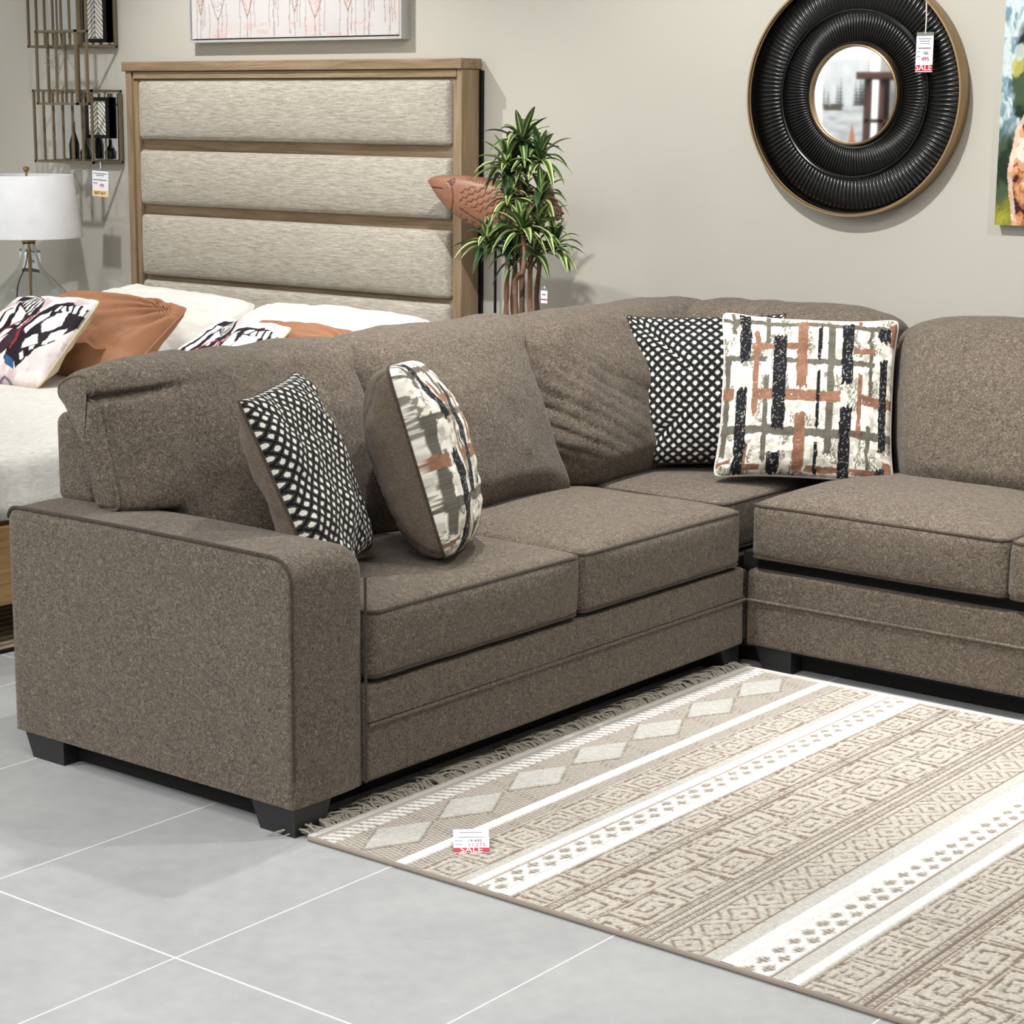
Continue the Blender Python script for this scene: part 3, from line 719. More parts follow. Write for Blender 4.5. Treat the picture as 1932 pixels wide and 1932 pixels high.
# rug tag
c0 = at(889, 1587, 'z', .022); t = thing('price_tag', 'small white paper price tag with red SALE strip lying on the rug', 'price tag', c0)
xd = np.array([math.cos(YAW+.05), math.sin(YAW+.05), 0]); yd = np.array([-xd[1]*.93, xd[0]*.93, .36]); yd /= np.linalg.norm(yd)
tw, thh = .080, .078
card(t, 'card', c0, xd, yd, tw, thh, .0008, 'paper'); nn = np.cross(xd, yd)
card(t, 'sale_strip', c0+yd*(-thh/2+.0085)+nn*.0009, xd, yd, tw, .015, .0003, 'red_paper')
text('sale_text', 'SALE', .024, 'white_ink', c0+yd*(-thh/2+.0085)+nn*.0016, t, xd, yd)
text('price_text', '19,495', .012, 'black_ink', c0+yd*(.0)+nn*.001+xd*.008, t, xd, yd); text('price_text', '11,275', .015, 'red_ink', c0+yd*(-.0135)+nn*.001+xd*.012, t, xd, yd)
lines_on(t, [(0, .028, .05, .002, 'grey_ink'), (0, .012, .055, .002, 'grey_ink'), (-.028, .0, .018, .0015, 'grey_ink'), (-.028, -.012, .018, .0015, 'grey_ink')], xd, yd, c0, .001)

# ------------------------------------------------------------------ round mirror
mc = np.array([-.316, 3.0, 1.6897]); RO = .405; RI = .163
mir = thing('round_mirror', 'large round black ribbed wall mirror with thin gold rim hanging above the sofa', 'mirror', (mc[0], YW-.03, mc[2]))
def ring(profile, n=180, c=mc):
    """profile (r, y) swept around the Y axis through c"""
    V = []; F = []
    for r, y in profile:
        for j in range(n): q = 2*PI*j/n; V.append((c[0]+r*math.cos(q), y, c[2]+r*math.sin(q)))
    k = len(profile)
    for i in range(k-1):
        for j in range(n): F.append((i*n+j, i*n+(j+1) % n, (i+1)*n+(j+1) % n, (i+1)*n+j))
    return MB().add(V, F)
obj('outer_rim', ring([(RO-.012, YW-.004), (RO-.001, YW-.004), (RO, YW-.03), (RO, YW-.062), (RO-.002, YW-.066), (RO-.008, YW-.066), (RO-.009, YW-.058), (RO-.012, YW-.055)]), 'gold', mir)
def slats(r0, r1, y0, y1, n=138, h=.006):
    V = []; F = []; prof = [(-.5, 0), (-.42, .35), (-.26, .82), (0, 1), (.26, .82), (.42, .35)]
    rr = [r0, r0+.003, (r0+r1)/2, r1-.003, r1]; hm = [0, 1, 1, 1, 0]
    for i in range(n):
        for a, e in prof:
            q = 2*PI*(i+a)/n
            for r_, k_ in zip(rr, hm):
                y = y0+(y1-y0)*(r_-r0)/(r1-r0)-h*e*k_
                V.append((mc[0]+r_*math.cos(q), y, mc[2]+r_*math.sin(q)))
    K = n*6
    for i in range(K):
        for j in range(4): F.append((i*5+j, i*5+j+1, ((i+1) % K)*5+j+1, ((i+1) % K)*5+j))
    return MB().add(V, F)
obj('frame_backing', ring([(RI-.002, YW-.005), (RI-.002, YW-.03), (RI+.014, YW-.034), (.282, YW-.038), (.372, YW-.036), (RO-.010, YW-.036), (RO-.010, YW-.005)]), 'black_gloss', mir)
obj('ribbed_frame', slats(RI+.014, .268, YW-.034, YW-.038), 'black_gloss', mir, sharp=0)
obj('ribbed_frame', slats(.282, .388, YW-.038, YW-.036), 'black_gloss', mir, sharp=0)
obj('ring_bead', MB().tube([(mc[0]+.275*math.cos(q), YW-.044, mc[2]+.275*math.sin(q)) for q in np.linspace(0, 2*PI, 120, endpoint=False)], .004, 6, closed=True), 'black_gloss', mir)
obj('inner_rim', ring([(RI+.003, YW-.03), (RI+.003, YW-.048), (RI-.001, YW-.05), (RI-.004, YW-.048), (RI-.005, YW-.03)]), 'gold', mir)
V = [(mc[0], YW-.036, mc[2])]+[(mc[0]+(RI-.002)*math.cos(q), YW-.036, mc[2]+(RI-.002)*math.sin(q)) for q in np.linspace(0, 2*PI, 96, endpoint=False)]
obj('mirror_glass', MB().add(V, [(0, 1+(j+1) % 96, 1+j) for j in range(96)][::1]), 'mirror', mir, sharp=0)
# tag on mirror
def hang_tag(label, u0, u1, vtop, vbot, vstring, ystring_u, Y, rows, strip, words, lean=0., cardmat='paper', plane='y'):
    a = at(u0, vtop, plane, Y); b = at(u1, vtop, plane, Y); d = at((u0+u1)/2, vbot, plane, Y); s_ = at(ystring_u, vstring, plane, Y)
    w = abs(b[0]-a[0]); h = abs(a[2]-d[2]); ctr = (a+b)/2; ctr = np.array([ctr[0], Y, a[2]-h/2])
    t = thing('hanging_price_tag', label, 'price tag', (ctr[0], Y, ctr[2]-h/2), None)
    xd = np.array([1., 0, 0]); yd = np.array([0, 0, 1.])
    if lean: xd, yd = xd*math.cos(lean)+yd*math.sin(lean), yd*math.cos(lean)-xd*math.sin(lean)
    card(t, 'card', ctr, xd, yd, w, h, .0015, 'paper')
    card(t, 'sleeve_top', ctr+yd*(h/2+.006), xd, yd, w, .012, .001, 'plastic')
    obj('string', MB().tube([ctr+yd*(h/2+.008), (ctr+yd*(h/2)+s_)/2+np.array([.002, 0, 0]), s_], .0022, 6), 'string', t)
    f = np.array([0, -.0018, 0])
    card(t, 'sale_strip', ctr+yd*(-h/2+h*strip[0])+f, xd, yd, w, h*strip[1], .0006, strip[2])
    lines_on(t, [(cx*w, cy*h, ww*w, hh_*h, mt) for cx, cy, ww, hh_, mt in rows], xd, yd, ctr, .0022)
    for s2, sz, mt, cx, cy in words: text('printed_text', s2, sz*h, mt, ctr+xd*cx*w+yd*cy*h+f*2, t, xd, yd)
    return t
rows = [(0, .42, .75, .022, 'grey_ink'), (0, .355, .62, .022, 'grey_ink'), (0, .29, .62, .018, 'grey_ink'), (0, .165, .74, .022, 'black_ink'), (-.34, .07, .18, .018, 'grey_ink'), (-.34, -.07, .2, .018, 'grey_ink')]
hang_tag('white price tag with red SALE band hanging on string from round black mirror', 1730, 1762, 68, 136, 4, 1748, YW-.08, rows, (.11, .17, 'red_paper'), [('765', .11, 'black_ink', .1, .02), ('495', .16, 'red_ink', .08, -.14), ('SALE', .25, 'white_ink', .0, -.375)])

# ------------------------------------------------------------------ canvases
def painting(name, label, x0, x1, z0, z1, depth, fn, res, frame=None, rot=False, Yf=None, facing=-1, edge='white_border'):
    Yp = (YW if Yf is None else Yf)
    yf = Yp+facing*depth; t = thing(name, label, 'painting', ((x0+x1)/2, Yp+facing*depth/2, z0))
    nx_, nz = int((x1-x0)/res), int((z1-z0)/res); X, Z = np.meshgrid(np.linspace(x0, x1, nx_), np.linspace(z0, z1, nz), indexing='ij')
    g = MB().grid(np.stack([X, X*0+yf, Z], -1))
    if facing > 0: g.f = [f[::-1] for f in g.f]
    obj('painted_canvas', g, 'canvas', t, col=fn(((X-x0)/(x1-x0)).ravel(), ((Z-z0)/(z1-z0)).ravel(), (X-x0).ravel(), (Z-z0).ravel()), sharp=0)
    obj('stretcher', MB().box(x0, x1, min(yf-facing*.001, Yp), max(yf-facing*.001, Yp), z0, z1), edge, t)
    if frame:
        f = .010; g = .006; mb = MB(); a, b = min(yf+facing*.004, Yp), max(yf+facing*.004, Yp)
        mb.box(x0-g-f, x0-g, a, b, z0-g-f, z1+g+f).box(x1+g, x1+g+f, a, b, z0-g-f, z1+g+f).box(x0-g, x1+g, a, b, z0-g-f, z0-g).box(x0-g, x1+g, a, b, z1+g, z1+g+f)
        obj('frame', mb, frame, t)
    return t
def seg(px, pz, a, b):
    ax, az = a; bx, bz = b; dx, dz = bx-ax, bz-az; t = np.clip(((px-ax)*dx+(pz-az)*dz)/(dx*dx+dz*dz+1e-12), 0, 1)
    return np.hypot(px-ax-t*dx, pz-az-t*dz)
def flowers(u, v, X, Z):
    c = np.ones((len(u), 3))*np.array(lin((203, 199, 198))); c *= (.93+.12*fbm(u*9, v*9, None, 4, 3))[:, None]
    pk = sm(.56, .72, fbm(u*5+9, v*4, None, 3, 4))*.45; c = c*(1-pk[:, None])+np.array(lin((216, 190, 184)))*pk[:, None]
    rd = np.random.default_rng(3); INK = np.array(lin((120, 88, 90)))
    for i, (xc, w, zb) in enumerate([(.055, .028, .098), (.16, .060, .075), (.335, .050, .088), (.49, .03, .15), (.61, .034, .100), (.725, .062, .075), (.905, .05, .098), (1.02, .03, .16), (1.13, .03, .13)]):
        h = .13+w; s = (Z-zb)/h; wid = w*(np.clip(s/.75, 0, 1)**.8)*np.clip(2.2-1.6*s, 0, 1); hd = (np.abs(X-xc) < wid) & (s > 0) & (s < 1.2)
        tone = np.array(lin([(204, 168, 158), (206, 200, 200), (206, 182, 174)][i % 3])); n = fbm(X*50, Z*50, None, 3, i)
        mk = (.25+.45*n)[:, None]; c = np.where(hd[:, None], c*(1-mk)+tone*mk, c)
        ed = (np.abs(np.abs(X-xc)-wid) < .0028) & (s > 0) & (s < 1); c[ed] = c[ed]*.35+INK*.65
        vein = hd & (np.abs(((Z-zb)-np.abs(X-xc)*.9) % .017-.003) < .0022) & (n > .42); c[vein] = c[vein]*.45+INK*.8
        for k_ in range(4):
            xs_ = xc if k_ == 0 else xc+[-.85, .85, .4][k_-1]*w; ln = [1.0, rd.uniform(.05, .3), rd.uniform(.04, .12), rd.uniform(.03, .1)][k_]
            d = (np.abs(X-xs_+.002*np.sin(Z*50+i)) < (.0030 if k_ == 0 else .0022)) & (Z < zb+(.01 if k_ == 0 else .07)) & (Z > zb-ln); c[d] = c[d]*.45+INK*.62
    bl = (fbm(u*14, v*30, None, 3, 8) > .64) & (Z < .06); c[bl] = c[bl]*.6+np.array(lin((206, 160, 152)))*.4
    return c
pl = at(357, 81, 'y', YW-.05); pr = at(757, 73, 'y', YW-.05)
painting('wall_painting', 'pale pink and white canvas of dripping wine-glass flowers in silver frame above headboard', pl[0]+.02, pr[0]-.012, pl[2]+.016, pl[2]+.75, .05, flowers, .0038, 'silver_frame')
def abstract(u, v, X, Z):
    n = fbm(X*22, Z*12, None, 4, 2); n2 = fbm(X*40+5, Z*30, None, 3, 6); n3 = fbm(X*60+n*4, Z*34+n*5, None, 3, 12)
    A = lambda *q: np.array(lin(q)); L = lambda w, a, b: a*(1-w[:, None])+b*w[:, None]
    c = L(sm(.42, .6, n), A(30, 44, 30), A(66, 86, 62))                       # dark green ground
    top = sm(.56, .66, Z+.05*(n-.5)); c = L(top, c, L(sm(.4, .6, n3), A(94, 112, 96), A(176, 188, 186)))
    hi = sm(.26, .34, Z+.06*(n2-.5))*sm(.062, .045, X-.02*(n3-.5)*2+.02*np.sin(Z*17)); c = L(hi, c, L(sm(.35, .62, n3), A(120, 152, 166), A(196, 210, 212)))
    dk = sm(.02, .0, np.hypot((X-.085)*1.1, (Z-.56)*.6)-.035+.02*(n2-.5)); c = L(dk, c, A(30, 38, 26))
    ye = sm(.010, .0, np.hypot(X-.048, (Z-.50)*.8)-.018+.02*(n2-.5)); c = L(ye*.85, c, A(184, 178, 92))
    bu = sm(.010, .0, np.hypot(X-.056, (Z-.545)*.8)-.014+.02*(n2-.5)); c = L(bu*.8, c, A(206, 216, 208))
    yg = sm(.115, .06, Z+.08*(n-.5)); c = L(yg*.9, c, L(n3, A(96, 98, 30), A(176, 172, 66)))
    bd = np.interp(Z, [0, .08, .16, .22, .30, .345, .40, .52, 2], [.060, .046, .036, .041, .056, .078, .115, .40, 3.])+.006*(n2-.5)
    body = X > bd
    k1 = fbm(X*34+Z*18+n2, Z*22-X*20, None, 3, 5)*1.25-.12
    warm = np.select([(k1 < .33)[:, None], (k1 < .48)[:, None], (k1 < .66)[:, None]], [A(58, 32, 34), A(156, 94, 72), A(216, 160, 122)], A(238, 218, 204))
    c = np.where(body[:, None], warm, c); rim = body & (X < bd+.016); c[rim] = c[rim]*.3+A(236, 206, 186)*.7
    rb = (Z < .17) & body & (k1 > .4) & (k1 < .6); c[rb] = c[rb]*.5+A(190, 128, 70)*.5
    return c*(.85+.3*n3[:, None])
p2 = at(1876, 424, 'y', YW-.04)
painting('wall_painting', 'green and blue abstract canvas with orange shell-like form right of the round mirror', p2[0], p2[0]+.5, p2[2], p2[2]+1.1, .04, abstract, .0026)

# ------------------------------------------------------------------ bed
HYF = YW-.122; HX0 = float(at(228, 118, 'y', HYF-.012)[0]); HX1 = -1.948
hb_z = 1.8203
bed = thing('bed', 'king bed with tall washed-oak headboard in grey channelled linen, behind the sofa', 'bed', ((HX0+HX1)/2, 1.9, 0))
def zat(u, v, y=HYF): return float(at(u, v, 'y', y)[2])
pw_ = .125; lw_ = .055
hb = MB().box(HX0+.02, HX1-.02, HYF+.035, YW-.02, .05, hb_z-.04)
head = obj('headboard', hb, 'oak_h', bed)
obj('headboard_cap', MB().rbox(HX0, HX1, HYF-.012, YW-.008, hb_z-.036, hb_z+.004, .004, 2), 'oak_h', head)
xl = float(at(262, 270, 'y', HYF)[0]); xr = float(at(848, 270, 'y', HYF)[0])
obj('headboard_post', MB().rbox(HX0+.012, xl-.042, HYF, YW-.014, .0, hb_z-.036, .004, 2).rbox(xl-.04, xl-.012, HYF+.012, HYF+.05, .3, hb_z-.075, .004, 2), 'oak_v', head)
obj('headboard_edge_strip', MB().box(HX1-.03, HX1+.008, YW-.018, YW-.004, .05, hb_z-.04), 'black_metal', head)  # thin black strip along the right edge, close to the wall
obj('headboard_post', MB().rbox(xr+.034, HX1-.006, HYF, YW-.014, .0, hb_z-.036, .004, 2).rbox(xr+.006, xr+.032, HYF+.012, HYF+.05, .3, hb_z-.075, .004, 2), 'oak_v', head)
obj('headboard_rail', MB().rbox(xl-.03, xr+.03, HYF+.002, HYF+.05, hb_z-.068, hb_z-.038, .003, 2).rbox(xl-.03, xr+.03, HYF+.016, HYF+.05, hb_z-.095, hb_z-.07, .003, 2), 'oak_h', head)
panels = [(153, 262+0), (283, 385), (404, 518), (525, 700)]
for i, (a, b) in enumerate(panels):
    z1 = zat(262+i*4, a+(2 if i == 3 else 0)); z0 = zat(268+i*4, b) if i < 3 else z1-.28
    def fn(u, V, h=(z1-z0)/2):
        V = V.copy(); k = np.sqrt(np.clip(1-(u[:, 2]*.98)**2, 0, 1)); V[:, 1] = np.where(u[:, 1] < 0, V[:, 1]-.035*k*(1-np.abs(u[:, 0])**14)+.0, V[:, 1]); return V
    obj('channel_panel', MB().rbox(xl, xr, HYF-.0, HYF+.045, z0, z1, .018, (30, 2, 20), fn), 'linen', head, sharp=0)
RAIL = (.14, .385); BZ = .60
obj('side_rail', MB().rbox(-1.865, -1.825, -.1, HYF+.03, *RAIL, .006, 4), 'oak_y', bed)
obj('side_rail', MB().rbox(HX0+.05, HX0+.09, -.1, HYF+.03, *RAIL, .006, 4), 'oak_y', bed)
obj('foot_rail', MB().rbox(HX0+.05, -1.825, -.14, -.1, *RAIL, .006, 4), 'oak_h', bed)
for x in (HX0+.08, -1.9):
    obj('leg', MB().box(x-.03, x+.03, -.12, -.06, 0, .14), 'oak_v', bed)
obj('mattress', MB().rbox(HX0+.1, -1.87, -.08, HYF-.0, .3, BZ-.03, .05, 8), 'white_cotton', bed)
def qf(u, V):
    V = V.copy(); top = u[:, 2] > .5
    n = (fbm(V[:, 0]*3, V[:, 1]*3, V[:, 2]*3, 4, 5)-.5)
    V[:, 2] += n*.03*(u[:, 2] > -.5); V[:, 0] += n*.035*np.abs(u[:, 0])**4*np.sign(u[:, 0]) + .010*np.sin(V[:, 1]*22)*np.clip(-u[:, 2], 0, 1)*(np.abs(u[:, 0]) > .9); return V
tag(obj('quilt', MB().rbox(HX0+.06, -1.80, .55, 2.45, .395, BZ+.012, .06, (50, 50, 8), qf), 'quilt', sharp=0), 'white lightly creased quilt draped over the bed behind the sofa arm', 'quilt')
tag(obj('bed_throw', MB().rbox(HX0+.05, -1.775, -.13, .60, .33, BZ+.032, .06, (50, 30, 8), qf), 'throw', sharp=0), 'crinkled off-white coverlet folded across the foot of the bed, left of the sofa arm', 'blanket')
# rug under the bed
gx, gy = np.meshgrid(np.linspace(-4.2, -1.80, 200), np.linspace(.56, 2.3, 150), indexing='ij')
cb = np.ones(gx.shape+(3,))*np.array(lin((120, 106, 84))); st = ((gx/.05) % 1) < .45; cb[st] = lin((168, 158, 132)); cb[(gx > -1.83) | (gy < .585)] = lin((28, 22, 20)); cb *= (.7+.6*fbm(gx*30, gy*30, None, 3, 2))[..., None]
tag(obj('bed_rug', MB().grid(np.stack([gx, gy, gx*0+.006], -1)), 'bed_rug', col=cb.reshape(-1, 3), sharp=0), 'brown striped rug with black edge under the bed', 'rug')

# bed pillows
def plain_wr(amp=.012, k=8, sd=0, pull=(1, 1)):
    def f(U, V):
        r = np.hypot(U-pull[0], V-pull[1]); a = np.arctan2(V-pull[1], U-pull[0])
        return amp*np.sin(a*k*2+2*vn(U*2, V*2, sd=sd))*np.exp(-r/1.1)
    return f
def butterfly(u, v):
    v = 1-(1-v)*.86; u = .5+(u-.5)*.96
    c = np.ones((len(u), 3))*np.array(lin((236, 226, 226))); n = fbm(u*8, v*8, None, 4, 3)
    pk = sm(.5, .68, n); c = c*(1-pk[:, None])+np.array(lin((208, 188, 188)))*pk[:, None]
    b = sm(.22, .02, v+.1*(n-.5))*.8; c = c*(1-b[:, None])+np.array(lin((178, 154, 124)))*b[:, None]
    D = np.array(lin((34, 26, 34))); Wt = np.array(lin((242, 238, 238)))
    def stroke(P, w, col=D):
        nonlocal c
        d = np.full(len(u), 9.)
        for a, b_ in zip(P[:-1], P[1:]): d = np.minimum(d, seg(u, v, a, b_))
        c[d < w+.006*(vn(u*60, v*60, sd=4)-.5)] = col
    def poly(P, col):
        ins = np.zeros(len(u), bool); k = len(P)
        for i in range(k):
            (xa, ya), (xb, yb) = P[i], P[(i+1) % k]
            cr = ((ya > v) != (yb > v)) & (u < (xb-xa)*(v-ya)/(yb-ya+1e-12)+xa); ins ^= cr
        c[ins] = col
    # upper left wing
    poly([(.24, .93), (.36, .97), (.50, .90), (.55, .78), (.50, .60), (.40, .50), (.28, .42), (.18, .30), (.14, .45), (.18, .68)], D)
    poly([(.25, .86), (.31, .86), (.30, .66), (.24, .52), (.20, .60)], Wt); poly([(.34, .80), (.44, .74), (.46, .62), (.36, .62)], Wt); poly([(.27, .50), (.35, .58), (.44, .58), (.34, .44)], Wt)
    for i in range(6): stroke([(.36+.025*i, .955-.012*i), (.335+.028*i, .83-.02*i)], .006, Wt)
    # right wing
    poly([(.58, .74), (.68, .84), (.84, .90), (.97, .86), (.98, .70), (.90, .52), (.80, .36), (.68, .24), (.56, .30), (.50, .44)], D)
    poly([(.62, .70), (.70, .78), (.72, .66), (.64, .52), (.59, .56)], Wt); poly([(.75, .76), (.84, .80), (.86, .66), (.76, .56), (.72, .62)], Wt)
    poly([(.66, .48), (.74, .54), (.80, .46), (.70, .38)], Wt); poly([(.82, .58), (.92, .66), (.93, .58), (.84, .46)], Wt)
    for i in range(5): poly([(.73+.05*i, .83+.012*i), (.76+.05*i, .845+.01*i), (.765+.05*i, .79), (.735+.05*i, .78)], Wt)
    for i in range(5): poly([(.64+.06*i, .27+.075*i), (.67+.06*i, .29+.075*i), (.69+.06*i, .25+.075*i), (.66+.06*i, .23+.075*i)], Wt)
    # body and red accents
    poly([(.44, .56), (.54, .60), (.56, .50), (.50, .36), (.43, .30), (.38, .36)], np.array(lin((62, 40, 52))))
    stroke([(.56, .76), (.52, .58), (.56, .40)], .012, np.array(lin((150, 50, 54)))); stroke([(.20, .40), (.36, .60), (.48, .68)], .008, np.array(lin((160, 80, 70))))
    poly([(.56, .34), (.66, .30), (.68, .24), (.58, .27)], np.array(lin((54, 96, 140))))
    stroke([(.14, .30), (.06, .18), (.10, .10)], .012); stroke([(.5, .1), (.62, .18), (.72, .12)], .008, np.array(lin((120, 110, 130))))
    stroke([(.66, .08), (.76, .05), (.80, .1)], .01, np.array(lin((70, 50, 76))))
    return c
BR = dict(cat='pillow')
pillow('bed_pillow', 'white pink-tinted pillow printed with black butterfly wings, leftmost on the bed', 'pillow', (-3.06, 1.56, .605), R(-87), .86, .05, .47, .47, .14, 'print', 'cream_back', butterfly, n=150, sd=21, pipe='cream_back', ear=.02)
pillow('bed_pillow', 'butterfly-print pillow mostly hidden behind the brown sofa back', 'pillow', (-2.20, 1.66, .605), R(-100), .95, .03, .46, .46, .14, 'print', 'cream_back', butterfly, n=110, sd=22, pipe='cream_back', ear=.02)
pillow('bed_pillow', 'terracotta sateen pillow with gathered corner behind the leftmost butterfly pillow', 'pillow', (-3.14, 1.90, .605), R(-92), .92, -.02, .80, .46, .20, 'terracotta', 'terracotta', sd=23, n=80, ear=.03, wr=.008, wrinkfn=plain_wr(.022, 9, 3, (1.0, .8)))
pillow('bed_pillow', 'terracotta pillow showing only as a strip behind the half-hidden butterfly pillow', 'pillow', (-2.16, 1.90, .605), R(-104), 1.0, .02, .76, .44, .16, 'terracotta', 'terracotta', sd=24, n=70, wrinkfn=plain_wr(.012, 6, 3, (1.0, .8)))
pillow('bed_pillow', 'plump white pillow against the left half of the headboard', 'pillow', (-3.28, 2.32, .60), R(-90), .98, .0, .96, .46, .22, 'white_cotton', 'white_cotton', sd=25, n=80, wr=.014, ear=.0, pinch=.03)
pillow('bed_pillow', 'white pillow against the right half of the headboard, beside the fish carving', 'pillow', (-2.32, 2.30, .60), R(-90), .98, .0, .94, .46, .20, 'white_cotton', 'white_cotton', sd=26, n=80, wr=.014, ear=.0, pinch=.03)

# ------------------------------------------------------------------ nightstand, lamp
NZ = .70
ns = thing('nightstand', 'brown wooden nightstand under the glass lamp, mostly hidden by bed pillows', 'nightstand', (-4.3, 2.72, 0))
obj('top', MB().rbox(-4.64, -3.98, 2.46, 3.0, NZ-.035, NZ, .005, 2), 'brown_wood', ns)
nb = obj('body', MB().rbox(-4.62, -4.0, 2.49, 2.99, .08, NZ-.035, .004, 2), 'brown_wood', ns)
for zz in (.12, .39):
    d = obj('drawer', MB().rbox(-4.60, -4.02, 2.478, 2.50, zz, zz+.25, .004, 2), 'brown_wood', ns)
    obj('knob', MB().lathe([(.001, 0), (.012, .004), (.012, .01), (.001, .014)], (-4.31, 2.47, zz+.125), 12), 'brass', d)
for x in (-4.6, -4.05):
    for y in (2.5, 2.94): obj('leg', MB().box(x, x+.04, y, y+.04, 0, .08), 'brown_wood', ns)
LX, LY = -4.262, 2.70
lamp = thing('table_lamp', 'table lamp with white drum shade and clear glass base on the nightstand', 'lamp', (LX, LY, NZ))
zb = float(at(57, 447, 'y', LY)[2]); zt = float(at(57, 330, 'y', LY)[2])
sh = [(.236, zb), (.2385, zb), (.205, zt), (.2025, zt)]
V = MB().lathe([(.236, zb+.004), (.236, zb), (.239, zb), (.2395, zb+.006), (.205, zt-.004), (.2045, zt), (.202, zt), (.202, zt-.004), (.236, zb+.004)], (LX, LY, 0), 72); V.f = [f for f in V.f if len(f) == 4]
obj('lamp_shade', V, 'shade', lamp, sharp=50)
gb = [(.095, NZ+.002), (.15, NZ+.008), (.172, NZ+.035), (.172, NZ+.07), (.155, NZ+.115), (.11, NZ+.165), (.066, NZ+.21), (.045, NZ+.25), (.032, NZ+.30), (.028, NZ+.335)]
inn = [(r-.005, z+(.006 if i == 0 else 0)) for i, (r, z) in enumerate(gb)][::-1]
o = MB().lathe([tuple(q) for q in catmull(gb, 40, False)]+[tuple(q) for q in catmull(inn, 40, False)], (LX, LY, 0), 64)
obj('glass_base', o, 'glass', lamp, sharp=0)
obj('fitting', MB().lathe([(.02, NZ+.335), (.031, NZ+.337), (.031, NZ+.345), (.014, NZ+.352), (.014, NZ+.40), (.005, NZ+.42), (.005, zt+.01)], (LX, LY, 0), 20), 'brass', lamp)
obj('stem', MB().tube([(LX, LY, NZ+.01), (LX, LY, NZ+.34)], .006, 10).tube([(LX+.006, LY, NZ+.16), (LX+.012, LY, NZ+.25), (LX+.002, LY, NZ+.335)], .004, 6), 'brass', lamp)
obj('finial', MB().lathe([(.001, zt+.005), (.008, zt+.008), (.006, zt+.015), (.014, zt+.02), (.014, zt+.032), (.001, zt+.038)], (LX, LY, 0), 16).tube([(LX-.2, LY, zt-.01), (LX+.2, LY, zt-.01)], .003, 6), 'brass', lamp)
obj('power_cord', MB().tube([tuple(q) for q in catmull([(LX-.03, LY+.02, NZ+.34), (LX-.09, LY+.05, NZ+.24), (LX-.18, LY+.07, NZ+.13), (LX-.2, LY+.08, NZ+.03), (LX-.19, LY+.1, NZ+.005)], 20, False)], .003, 6), 'black_metal', lamp)
rows2 = [(0, .38, .8, .03, 'grey_ink'), (0, .22, .6, .03, 'grey_ink'), (.1, .02, .45, .16, 'grey_ink')]
hang_tag('faded price tag with brown band hanging behind the glass lamp base', 37, 76, 474, 508, 462, 57, LY+.13, rows2, (.0, .2, 'brown_ink'), [])

# ------------------------------------------------------------------ wire wall shelves
def cage(name, label, x0, x1, y0, y1, z0, z1, nb, t=.005, mirrors=(), prints=()):
    th = thing(name, label, 'wall shelf', ((x0+x1)/2, (y0+y1)/2, z0))
    mb = MB(); b = lambda ax, a, c: mb.box(*[q for ij in zip((a[0]-t, a[1]-t, a[2]-t), (c[0]+t, c[1]+t, c[2]+t)) for q in ij])
    for y in (y0, y1):
        for z in (z0, z1): b(0, (x0, y, z), (x1, y, z))
    for x in (x0, x1):
        for z in (z0, z1): b(0, (x, y0, z), (x, y1, z))
        for y in (y0, y1): b(0, (x, y, z0), (x, y, z1))
    obj('frame', mb, 'bronze', th)
    for i in range(nb):
        x = x0+(x1-x0)*(i+1)/(nb+1); obj('bar', MB().box(x-.0045, x+.0045, y0-.0045, y0+.0045, z0, z1), 'bronze', th)
    for i in range(2):
        x = x0+(x1-x0)*(i+1)/3+.03; obj('bar', MB().box(x-.0045, x+.0045, y1-.0045, y1+.0045, z0, z1), 'bronze', th)
    for a, c in mirrors: obj('mirror_panel', MB().box(a, c, y1-.003, y1+.003, z0+.01, z1-.01), 'mirror', th)
    return th
MX = [float(at(q, 200, 'y', 3.045)[0]) for q in (107, 158, 178, 227)]
c3a = at(62, 174, 'y', 2.88); c3d = at(70, 306, 'y', 2.88); c3r = at(232, 306, 'y', 3.05)
cx0, cx1 = float((c3a[0]+c3d[0])/2), float(c3r[0]); cz0, cz1 = float(c3r[2]), float(at(232, 172, 'y', 3.05)[2])
cage('wire_wall_shelf', 'bronze wire cube wall shelf with mirror panels, lowest, directly above the lamp', cx0, cx1, 2.88, 3.045, cz0, cz1, 5, mirrors=(MX[:2], MX[2:]))
MXa = MX
c1 = at(220, 88, 'y', 3.05); c1l = at(55, 86, 'y', 2.88)
cage('wire_wall_shelf', 'bronze wire wall shelf at the top left corner with a leaf print standing in for its mirror reflection', float(c1l[0]), float(c1[0]), 2.88, 3.045, float(c1[2]), float(c1[2])+.42, 6, mirrors=([q-.03 for q in MX[:2]], [q-.03 for q in MX[2:]]))
c2 = at(65, 60, 'y', 2.80); c2b = at(146, 196, 'y', 2.80)
cage('wire_wall_shelf', 'small bronze wire box shelf overlapping the larger two, with a silver twig inside', float(c2[0])+.01, float(c2b[0]), 2.80, 2.862, float(c2b[2]), float(c2[2]), 1)
